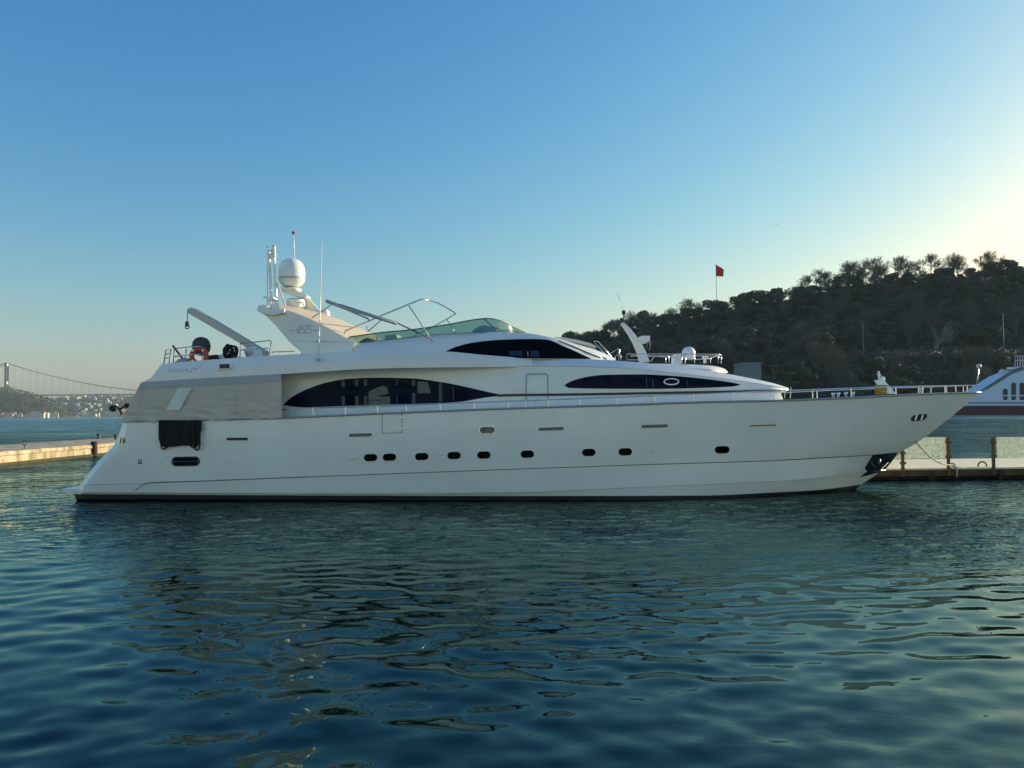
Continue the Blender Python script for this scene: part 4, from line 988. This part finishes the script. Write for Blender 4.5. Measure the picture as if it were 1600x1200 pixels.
def leafy(seed, H=11, W=5, flat=.6, n=6000, size=.36):
    rr = np.random.default_rng(seed); r2 = random.Random(seed); mb = MB(); V = []; F = []
    lobes = []
    for k in range(17):
        a = r2.uniform(0, 6.28); rad = W*r2.uniform(.15, .78); h = H*r2.uniform(.22, .9)-rad*.12
        lobes.append((rad*math.cos(a), rad*math.sin(a), h, W*r2.uniform(.26, .46)))
    lobes.append((0, 0, H*.82, W*.45))
    tk = MB(); tk.tube([(0, 0, -.5), (.1, 0, H*.3), (0, .1, H*.6)], H*.022, 6, H*.012)
    for (x, y, z, r) in lobes: tk.tube([(0, 0, H*.32), (x*.5, y*.5, z*.75), (x, y, z)], H*.01, 4, .03, cap=False)
    per = n//len(lobes)
    for (x, y, z, r) in lobes:
        d = rr.normal(size=(per, 3)); d /= np.linalg.norm(d, axis=1)[:, None]; rad = r*rr.uniform(.55, 1.08, per)**.6
        c = d*rad[:, None]*[1, 1, flat]+[x, y, z]
        u = rr.normal(size=(per, 3)); u /= np.linalg.norm(u, axis=1)[:, None]; v = np.cross(u, d); v /= (np.linalg.norm(v, axis=1)[:, None]+1e-6)
        s = rr.uniform(.5, 1.2, per)[:, None]*size
        q = np.stack([c-u*s, c-v*s*.6, c+u*s, c+v*s*.6], 1).reshape(-1, 3)
        b = len(V); V += q.tolist(); F += [(b+4*i, b+4*i+1, b+4*i+2, b+4*i+3) for i in range(per)]
    return tk, V, F
protos = []
def mkbare(seed, **k):
    t = empty('bare_tree', (0, -500, 0)); b, w_ = bare_tree(seed, **k); b.build('trunk', M['bark'], t); w_.build('crown', M['twig'], t); return t
def mkleaf(seed, m, **k):
    t = empty('evergreen_tree', (0, -500, 0)); tk, V, F = leafy(seed, **k); tk.build('trunk', M['bark'], t); mk('crown', V, F, m, t); return t
BARE = [mkbare(s, H=h, spread=sp) for s, h, sp in ((1, 12, .62), (2, 13, .7), (3, 11, .8), (4, 14, .6))]
EVER = [mkleaf(11, M['leafA'], H=11, W=5.0), mkleaf(12, M['leafB'], H=10, W=4.6, flat=.7), mkleaf(13, M['leafA'], H=13, W=5.6, flat=.5), mkleaf(14, M['leafA'], H=9.5, W=4.2, flat=.8)]
used = set()
def place(proto, X, Y, s, rz, dz=-.4):
    if proto.name not in used: t = proto; used.add(proto.name)
    else:
        t = proto.copy(); COL.objects.link(t)
        for ch in proto.children:
            c = ch.copy(); COL.objects.link(c); c.parent = t
    t.location = (X, Y, terr(X, Y)+dz); t.rotation_euler = (0, 0, rz); t.scale = (s, s, s*random.uniform(.9, 1.1)); return t
LB = {'bare': ('leafless grey brown winter tree on the wooded hill', 'tree', 'bare trees on the wooded hill'),
      'ever': ('dark green leafy tree on the wooded hill', 'tree', 'evergreen trees on the wooded hill')}
# ridge line: (pixel x, kind, scale)
rt = random.Random(21)
ridgeline = [(885,'b',.5),(897,'b',.7),(912,'b',.8),(925,'e',.7),(940,'b',.8),(950,'b',.8),(962,'b',.95),(975,'b',.85),(985,'e',.75),(1008,'e',1.0),(1022,'b',.9),(1030,'b',.9),(1045,'e',.85),(1060,'e',.8),(1078,'b',1.2),(1090,'e',.8),
             (1105,'e',.7),(1122,'b',.75),(1138,'b',.85),(1150,'b',.8),(1165,'e',.9),(1182,'e',1.05),(1200,'e',1.05),(1218,'e',1.0),(1236,'b',.9),(1252,'e',.85),(1268,'b',1.0),(1284,'b',1.2),(1300,'b',1.15),(1318,'e',.9),(1332,'b',1.25),(1350,'b',1.35),
             (1368,'b',1.3),(1388,'b',1.2),(1405,'b',1.25),(1422,'b',1.15),(1440,'b',1.1),(1458,'b',1.1),(1475,'e',.9),(1492,'b',1.35),(1508,'b',1.25),(1524,'e',.8),(1538,'b',1.45),(1556,'e',1.1),(1575,'e',1.35),(1592,'e',1.2),(1610,'b',1.1),(1630,'e',1.1),(1655,'b',1.2),(1690,'e',1.2)]
for px, kd, s in ridgeline:
    Y = 405+rt.uniform(-5, 8); X = (px-800)/1200*Y
    if kd == 'b': tag(place(rt.choice(BARE), X, Y+rt.uniform(-4,4), s*.97, rt.uniform(0, 6.28)), *LB['bare'])
    else: tag(place(rt.choice(EVER), X, Y, s*1.05, rt.uniform(0, 6.28)), *LB['ever'])
for px in range(905, 1660, 13):           # lower trees filling the ridge between the tall ones
    Y = 396+rt.uniform(-5, 5); X = (px+rt.uniform(-5, 5)-800)/1200*Y
    if rt.random() < .6: tag(place(rt.choice(BARE), X, Y, rt.uniform(.7, .95), rt.uniform(0, 6.28)), *LB['bare'])
    else: tag(place(rt.choice(EVER), X, Y, rt.uniform(.6, .85), rt.uniform(0, 6.28)), *LB['ever'])
# slope
nb = ne = 0
Y = 282
while Y < 400:
    X = 2+rt.uniform(0, 8)
    while X < 300:
        px = 800+X/Y*1200; xx, yy = X+rt.uniform(-3, 3), Y+rt.uniform(-3.5, 3.5); z = terr(xx, yy)
        sc_ = rt.uniform(.8, 1.15)
        if X > 135 and yy < 324: sc_ = min(sc_, (terr(xx, 330)+.5-z)/11.5)
        if abs(px-1466) < 20 and yy < 356: sc_ = min(sc_, .3) if yy < 324 else 0
        if 860 < px < 1660 and z > 1 and sc_ > .25 and not (322 < yy < 344 and X > 135):
            if rt.random() < (.6 if px > 1250 else .35) and yy < 395: tag(place(rt.choice(BARE), xx, yy, sc_, rt.uniform(0, 6.28)), *LB['bare']); nb += 1
            else: tag(place(rt.choice(EVER), xx, yy, sc_*1.08, rt.uniform(0, 6.28)), *LB['ever']); ne += 1
        X += rt.uniform(7.5, 11.5)
    Y += 8.0 if Y < 320 else 9.0
print('slope trees', nb, ne)
# the pale tree that stands out above the road
pb, pw_ = bare_tree(33, H=17, spread=.85, depth=6); pt = empty('pale_tree', (0, 0, 0)); pb.build('trunk', M['barkpale'], pt); pw_.build('crown', M['barkpale'], pt)
X = (1466-800)/1200*345; pt.location = (X, 345, terr(X, 345)-.3); tag(pt, 'tall bare tree with a pale forked trunk standing above the road on the hill', 'tree')
# undergrowth
N = 90000
ux = rng.uniform(-5, 330, N); uy = 270+rng.uniform(0, 1, N)**.8*145
keep = ~((uy > 318) & (uy < 342) & (ux > 135)); ux, uy = ux[keep], uy[keep]
uz = np.array([terr(a, b) for a, b in zip(ux, uy)]); k_ = uz > .5; ux, uy, uz = ux[k_], uy[k_], uz[k_]
n_ = len(ux); c = np.stack([ux, uy, uz+rng.uniform(0, 2.6, n_)], 1)
u = rng.normal(size=(n_, 3)); u /= np.linalg.norm(u, axis=1)[:, None]; d_ = rng.normal(size=(n_, 3)); v = np.cross(u, d_); v /= np.linalg.norm(v, axis=1)[:, None]
s = rng.uniform(.35, 1.0, n_)[:, None]; Q = np.stack([c-u*s, c-v*s*.5, c+u*s, c+v*s*.5], 1).reshape(-1, 3)
tag(mk('undergrowth', Q.tolist(), [(4*i, 4*i+1, 4*i+2, 4*i+3) for i in range(n_)], M['brush']), 'tangled low scrub covering the slopes of the wooded hill', 'scrub', kind='stuff')

# flag on the hill
p = at(1120, 480, 398); pt_top = at(1117.5, 412, 398)
fl = empty('flagpole', (p.x, 398, terr(p.x, 398))); H = pt_top.z-fl.location.z
MB().tube([(0, 0, 0), (-.05, 0, H)], .2, 8, .12).build('pole', M['lamp'], fl)
mb = MB(); Fg = []
for i in range(13):
    f = i/12; Fg.append([(lerp(0, 4.2, f)*(1-.1*k/6)*(1 if k > 0 else 1), .35*math.sin(f*7+k*.4)*f, H-.5-lerp(0, 6.2, k/6)*(1-.42*f)-2.7*f**1.1*(1 if k < 7 else 0)) for k in range(7)])
addgrid(mb, Fg); addgrid(mb, [[(q[0], q[1]+.04, q[2]) for q in r] for r in Fg], True)
mb.build('flag', M['flag'], fl, True); tag(fl, 'tall flagpole with a drooping red flag above the trees of the wooded hill', 'flagpole')
# lamp posts
def lamp(px, top, Y, label, double=False):
    t_ = at(px, top, Y); g_ = terr(t_.x, Y); e = empty('street_lamp', (t_.x, Y, g_)); H = t_.z-g_
    MB().tube([(0, 0, 0), (0, 0, H)], .13, 6, .08).build('pole', M['lamp'], e)
    for s in ((-1, 1) if double else (-1,)):
        mb = MB(); mb.tube([(0, 0, H), (s*.9, 0, H+.15)], .07, 5); mb.box((s*1.3, 0, H+.15), (.9, .35, .16)); mb.build('lamp_head', M['lamp'], e)
    tag(e, label, 'street lamp', 'street lamps on the wooded hill')
lamp(1348, 503, 330, 'single street lamp on the wooded hill left of the pale forked tree')
lamp(1204, 520, 335, 'dim street lamp among the dark trees left of the hill road'); lamp(1567, 490, 327, 'tall street lamp beside the white wall on the hill road')
lamp(1208, 572, 290, 'double armed street lamp low on the hill just above the yacht nose', True)
# wall, cars along the hill road
X0, X1 = (1553-800)/1200*328, (1640-800)/1200*328
e = empty('road_wall', ((X0+X1)/2, 328, terr((X0+X1)/2, 330))); MB().box((0, 0, .7), (X1-X0, .4, 1.5)).build('wall', M['whitewall'], e); MB().box((0, 0, 1.5), (X1-X0+.2, .6, .12)).build('coping', M['whitewall'], e)
tag(e, 'low white wall beside the hill road at the right edge', 'wall')
def car_mesh(m):
    e = empty('parked_car', (0, 0, 0)); pr_ = [(-2.2,.35),(-2.2,.85),(-1.4,1.0),(1.2,.98),(2.15,.8),(2.2,.35)]
    mb = MB(); mb.prism([(x, -.85, z) for x, z in pr_], [(x, .85, z) for x, z in pr_]); mb.build('body', m, e)
    pr_ = [(-1.7,.98),(-1.2,1.48),(.5,1.5),(1.2,.97)]; mb = MB(); mb.prism([(x, -.72, z) for x, z in pr_], [(x, .72, z) for x, z in pr_]); mb.build('cabin', m, e)
    mb = MB(); pr_ = [(-1.45,1.02),(-1.1,1.4),(.4,1.42),(.95,1.02)]; mb.prism([(x, -.74, z) for x, z in pr_], [(x, .74, z) for x, z in pr_]); mb.build('side_glass', M['winfar'], e)
    for x in (-1.4, 1.4):
        for y in (-.8, .8): mb = MB(); mb.lathe([(.32,-.1),(.32,.1)], (x, y, .32), 12, 'y'); mb.build('wheel', M['rubber'], e)
    return e
for px, m, lb in ((1385,'cars','silver car, leftmost of the parked cars on the hill road'),(1404,'cars','silver car second from the left on the hill road'),(1443,'carw','white car left of the pale tree trunk on the hill road'),(1468,'carw','white car parked below the pale tree on the hill road'),(1500,'carw','white car right of the pale tree on the hill road'),(1521,'card','dark car nearest the white wall on the hill road')):
    e = car_mesh(M[m]); X = (px-800)/1200*330.5; e.location = (X, 330.5, terr(X, 332)+.13); e.rotation_euler = (0, 0, rt.uniform(-.15, .15)); tag(e, lb, 'car', 'cars on the hill road')
# grey building low on the shore
e = empty('shed', (at(1168, 590, 270).x, 270, 0)); p = at(1181, 569, 270); H = p.z
mb = MB(); mb.box((0, 0, H/2), (7.2, 8, H)); mb.build('wall', mat('grey_panels', (.22, .24, .25), .7, var=.2), e)
for k in range(9): MB().box((0, -4.05, H-1-k*1.3), (7.0, .1, .12)).build('cladding_band', M['lamp'], e)
MB().box((0, 0, H+.15), (7.5, 8.3, .3)).build('roof', M['lamp'], e); tag(e, 'grey boxy harbour shed behind the nose of the smaller yacht', 'building')

# ================================================================== far shore, town and bridge on the left
def ridge_mesh(name, pts, Y0, Yr, Y1, m, xr, seed=0, amp=6):
    f = curve(pts); V = []; nx, ny = 140, 26
    for j in range(ny+1):
        for i in range(nx+1):
            X = lerp(xr[0], xr[1], i/nx); t = j/ny; Y = lerp(Y0, Y1, t); px = 800+X/Yr*1200; zr = at(px, f(px), Yr).z if pts[0][0]-400 < px else 5
            k = (Y-Y0)/(Yr-Y0); z = lerp(-3, zr, sstep(0, 1, k)**.8) if k < 1 else zr-(Y-Yr)*.5
            z += amp*noise.noise(Vector((X*.006, Y*.006, seed)))*min(1, max(0, k*2)) + amp*.5*noise.noise(Vector((X*.03, Y*.03, seed)))*min(1, max(0, k*2))
            V.append((X, Y, z))
    F = [(j*(nx+1)+i, j*(nx+1)+i+1, (j+1)*(nx+1)+i+1, (j+1)*(nx+1)+i) for j in range(ny) for i in range(nx)]
    return tag(mk(name, V, F, m, None, True), kind='structure'), V
h1, V1_ = ridge_mesh('near_headland', [(-200,600),(0,607),(20,611),(45,618),(70,626),(90,634),(110,644),(125,653),(140,656)], 2150, 2350, 2600, M['farhill'], (-2050, -1240), 1, 9)
h2, V2_ = ridge_mesh('town_hill', [(-300,615),(60,622),(90,624),(120,622),(160,622),(200,619.5),(300,618),(600,622),(900,630),(1200,633)], 2950, 3350, 3600, M['towngreen'], (-3000, 1300), 5, 12)
def heightat(X, Y, pts, Y0, Yr, seed, amp):
    f = curve(pts); px = 800+X/Yr*1200; zr = at(px, f(px), Yr).z; k = (Y-Y0)/(Yr-Y0); z = lerp(-3, zr, sstep(0, 1, k)**.8)
    return z+amp*noise.noise(Vector((X*.006, Y*.006, seed)))*min(1, max(0, k*2))+amp*.5*noise.noise(Vector((X*.03, Y*.03, seed)))*min(1, max(0, k*2))
# houses
def house_proto(m, W, D, H, roof, nm='house'):
    e = empty(nm, (0, -600, 0)); MB().box((0, 0, H/2-2), (W, D, H+4)).build('wall', m, e)
    if roof: mb = MB(); mb.prism([(-W/2-.8, -D/2-.8, H), (W/2+.8, -D/2-.8, H), (W/2+.8, D/2+.8, H), (-W/2-.8, D/2+.8, H)], [(-W/4, -.3, H+4), (W/4, -.3, H+4), (W/4, .3, H+4), (-W/4, .3, H+4)]); mb.build('roof', M['tile'], e)
    else: MB().box((0, 0, H+.3), (W+.8, D+.8, .7)).build('roof', M['whitewall'], e)
    nw = max(2, int(W/5)); 
    for s in range(int(H/4)):
        for k in range(nw):
            if nw*int(H/4) <= 24: MB().box((-W/2+W*(k+.5)/nw, -D/2-.05, 2.2+s*4), (1.6, .2, 2)).build('window', M['winfar'], e)
            
    return e
HP = [house_proto(M['wallA'], 16, 12, 12, True), house_proto(M['wallB'], 20, 12, 9, True), house_proto(M['wallC'], 14, 12, 13, True), house_proto(M['wallB'], 13, 11, 15, False), house_proto(M['wallA'], 26, 14, 14, False), house_proto(M['wallB'], 10, 9, 8, False)]
usedh = set()
def place_h(p, X, Y, z, s, rz, label, group):
    if p.name not in usedh: t = p; usedh.add(p.name)
    else:
        t = p.copy(); COL.objects.link(t)
        for ch in p.children: c = ch.copy(); COL.objects.link(c); c.parent = t
    t.location = (X, Y, z); t.rotation_euler = (0, 0, rz); t.scale = (s, s, s); tag(t, label, 'house', group)
rh = random.Random(9)
for px in [2, 8, 14, 20, 30, 44, 48, 57, 62, 67, 71, 75, 83, 87, 101, 104, 108, 114, 120]:
    Y = 2165+rh.uniform(-8, 25) if px < 95 else 2500+rh.uniform(0, 60); X = (px-800)/1200*Y
    place_h(HP[rh.choice((0, 0, 2, 4, 1, 3))], X, Y, 1.5, rh.uniform(.8, 1.15), rh.uniform(-.2, .5), 'sunlit waterside house at the foot of the dark headland', 'waterside houses under the headland')
ptsT = [(-300,615),(60,622),(90,624),(120,622),(160,622),(200,619.5),(300,618),(600,622),(900,630),(1200,633)]
for i in range(26):
    px = 98+i*4.6+rh.uniform(-1.5, 1.5); Y = 2935+rh.uniform(0, 30); X = (px-800)/1200*Y
    place_h(HP[rh.choice((0, 1, 3, 4, 2))], X, Y, 1.5, rh.uniform(.8, 1.3), rh.uniform(-.3, .6), 'pale house on the far shoreline below the town', 'houses along the far shoreline')
for i in range(125):
    px = rh.uniform(72, 235); Y = 2980+rh.random()**1.1*380; X = (px-800)/1200*Y
    place_h(HP[rh.choice((1, 3, 5, 5, 0))], X, Y, heightat(X, Y, ptsT, 2950, 3350, 5, 12)+1, rh.uniform(.45, .85), rh.uniform(-.8, .8), 'small white house scattered on the far town hill', 'houses on the far town hill')
# headland trees (far wood reading as one mass)
N = 9000; ux = rng.uniform(-2050, -1250, N); uy = rng.uniform(2185, 2380, N)
pts1 = [(-200,600),(0,607),(20,611),(45,618),(70,626),(90,634),(110,644),(125,653),(140,656)]
uz = np.array([heightat(a, b, pts1, 2150, 2350, 1, 9) for a, b in zip(ux, uy)]); k_ = uz > 3; c = np.stack([ux, uy, uz+rng.uniform(0, 6, N)], 1)[k_]; n_ = len(c)
u = rng.normal(size=(n_, 3)); u /= np.linalg.norm(u, axis=1)[:, None]; v = np.cross(u, rng.normal(size=(n_, 3))); v /= np.linalg.norm(v, axis=1)[:, None]; s = rng.uniform(1.5, 4, n_)[:, None]
Q = np.stack([c-u*s, c-v*s*.6, c+u*s, c+v*s*.6], 1).reshape(-1, 3)
tag(mk('headland_wood', Q.tolist(), [(4*i, 4*i+1, 4*i+2, 4*i+3) for i in range(n_)], mat('headland_leaves', (.045, .055, .032), .9, var=.6, vscale=.02)), 'dark woodland covering the far headland below the bridge tower', 'woodland', kind='stuff')
N = 7000; ux = rng.uniform(-2250, -900, N); uy = rng.uniform(2960, 3360, N)
uz = np.array([heightat(a, b, ptsT, 2950, 3350, 5, 12) for a, b in zip(ux, uy)]); c = np.stack([ux, uy, uz+rng.uniform(0, 6, N)], 1); n_ = N
u = rng.normal(size=(n_, 3)); u /= np.linalg.norm(u, axis=1)[:, None]; v = np.cross(u, rng.normal(size=(n_, 3))); v /= np.linalg.norm(v, axis=1)[:, None]; s = rng.uniform(2, 5, n_)[:, None]
Q = np.stack([c-u*s, c-v*s*.6, c+u*s, c+v*s*.6], 1).reshape(-1, 3)
tag(mk('town_trees', Q.tolist(), [(4*i, 4*i+1, 4*i+2, 4*i+3) for i in range(n_)], mat('town_leaves', (.05, .065, .038), .9, var=.5, vscale=.02)), 'green treetops between the houses of the far town hill', 'woodland', kind='stuff')
# suspension bridge
BY = 2740.; tw0 = at(10, 620, BY)
br_ = empty('suspension_bridge', (tw0.x, BY, 0), R(22)); tag(br_, 'long grey suspension bridge with its tower at the left edge of the far shore', 'bridge')
TT = at(10, 567, BY).z; DKZ = at(10, 617.5, BY).z; SPAN = 1180.; HW = 17.
for (X, nm) in ((0, 'tower'), (SPAN, 'tower')):
    mb = MB()
    for s in (-1, 1): mb.box((X, s*HW, TT/2), (6.5, 6, TT))
    t_ = mb.build(nm, M['bridge'], br_)
    for z in (TT-6, DKZ+44, DKZ-8): MB().box((X, 0, z), (4.5, 2*HW-6, 9)).build('portal_beam', M['bridgelit'], t_)
mb = MB(); dz = lambda x: DKZ+4*(1-(2*x/SPAN-1)**2)
xs_ = [SPAN*k/60 for k in range(61)]
for s in (-1, 1): pass
addgrid(mb, [[(x, -HW, dz(x)) for x in xs_], [(x, HW, dz(x)) for x in xs_]], True); addgrid(mb, [[(x, -HW, dz(x)-3.6) for x in xs_], [(x, HW, dz(x)-3.6) for x in xs_]])
addgrid(mb, [[(x, -HW, dz(x)) for x in xs_], [(x, -HW, dz(x)-3.6) for x in xs_]]); addgrid(mb, [[(x, HW, dz(x)) for x in xs_], [(x, HW, dz(x)-3.6) for x in xs_]], True)
mb.box((-200, 0, DKZ-1.8), (400, 2*HW, 3.6)); mb.box((SPAN+150, 0, DKZ-1.8), (300, 2*HW, 3.6)); mb.build('bridge_deck', M['bridge'], br_)
cz = lambda x: (TT-1)-(TT-DKZ-9)*(1-(2*x/SPAN-1)**2)
for s in (-1, 1):
    mb = MB(); mb.tube([(x, s*HW, cz(x)) for x in xs_], 1.3, 6); mb.tube([(0, s*HW, TT-1), (-330, s*HW, 40)], 1.3, 6); mb.tube([(SPAN, s*HW, TT-1), (SPAN+330, s*HW, 40)], 1.3, 6)
    mb.build('main_cable', M['bridge'], br_)
for k in range(1, 50):
    x = SPAN*k/50
    for s in (-1, 1): MB().tube([(x, s*HW, dz(x)), (x, s*HW, cz(x))], .42, 4).build('hanger', M['bridge'], br_)
# birds
def bird(px, py, Y, s, label):
    p = at(px, py, Y); V = [(-.9,0,.25),(-.35,.1,.12),(-.35,-.12,.12),(0,.16,0),(0,-.16,0),(.35,.1,.12),(.35,-.12,.12),(.9,0,.22),(0,.1,-.1),(0,-.1,-.1),(.0,-.4,.02),(0,.35,.02)]
    F = [(0,1,2),(1,3,4,2),(3,5,6,4),(5,7,6),(3,8,9,4),(4,9,10),(3,11,8)]; o = mk('seagull', V, F, mat('gull_feathers', (.2, .2, .2), .8)); o.location = p; o.scale = (s, s, s); o.rotation_euler = (.2, 0, .4); tag(o, label, 'bird', 'birds in the sky')
bird(237, 390, 150, .4, 'tiny dark bird in the sky left of the yacht radome'); bird(1213, 351, 160, .6, 'gull gliding in the sky above the red flag'); bird(1018, 463, 180, .5, 'tiny bird just above the hill tree line, left of the red flag')

# ================================================================== haze
hm = bpy.data.materials.new('haze_air'); hm.use_nodes = True; n = hm.node_tree; n.nodes.clear()
o = n.nodes.new('ShaderNodeOutputMaterial'); pv_ = n.nodes.new('ShaderNodeVolumePrincipled')
pv_.inputs['Color'].default_value = (.70, .88, 1, 1); pv_.inputs['Density'].default_value = .00007; pv_.inputs['Anisotropy'].default_value = 0
n.links.new(pv_.outputs[0], o.inputs['Volume'])
MB().box((0, 1850, 92), (7600, 4100, 200)).build('haze', hm)
tag(bpy.data.objects['haze'], 'thin pale haze over the strait that fades the far shore', 'haze', kind='stuff')
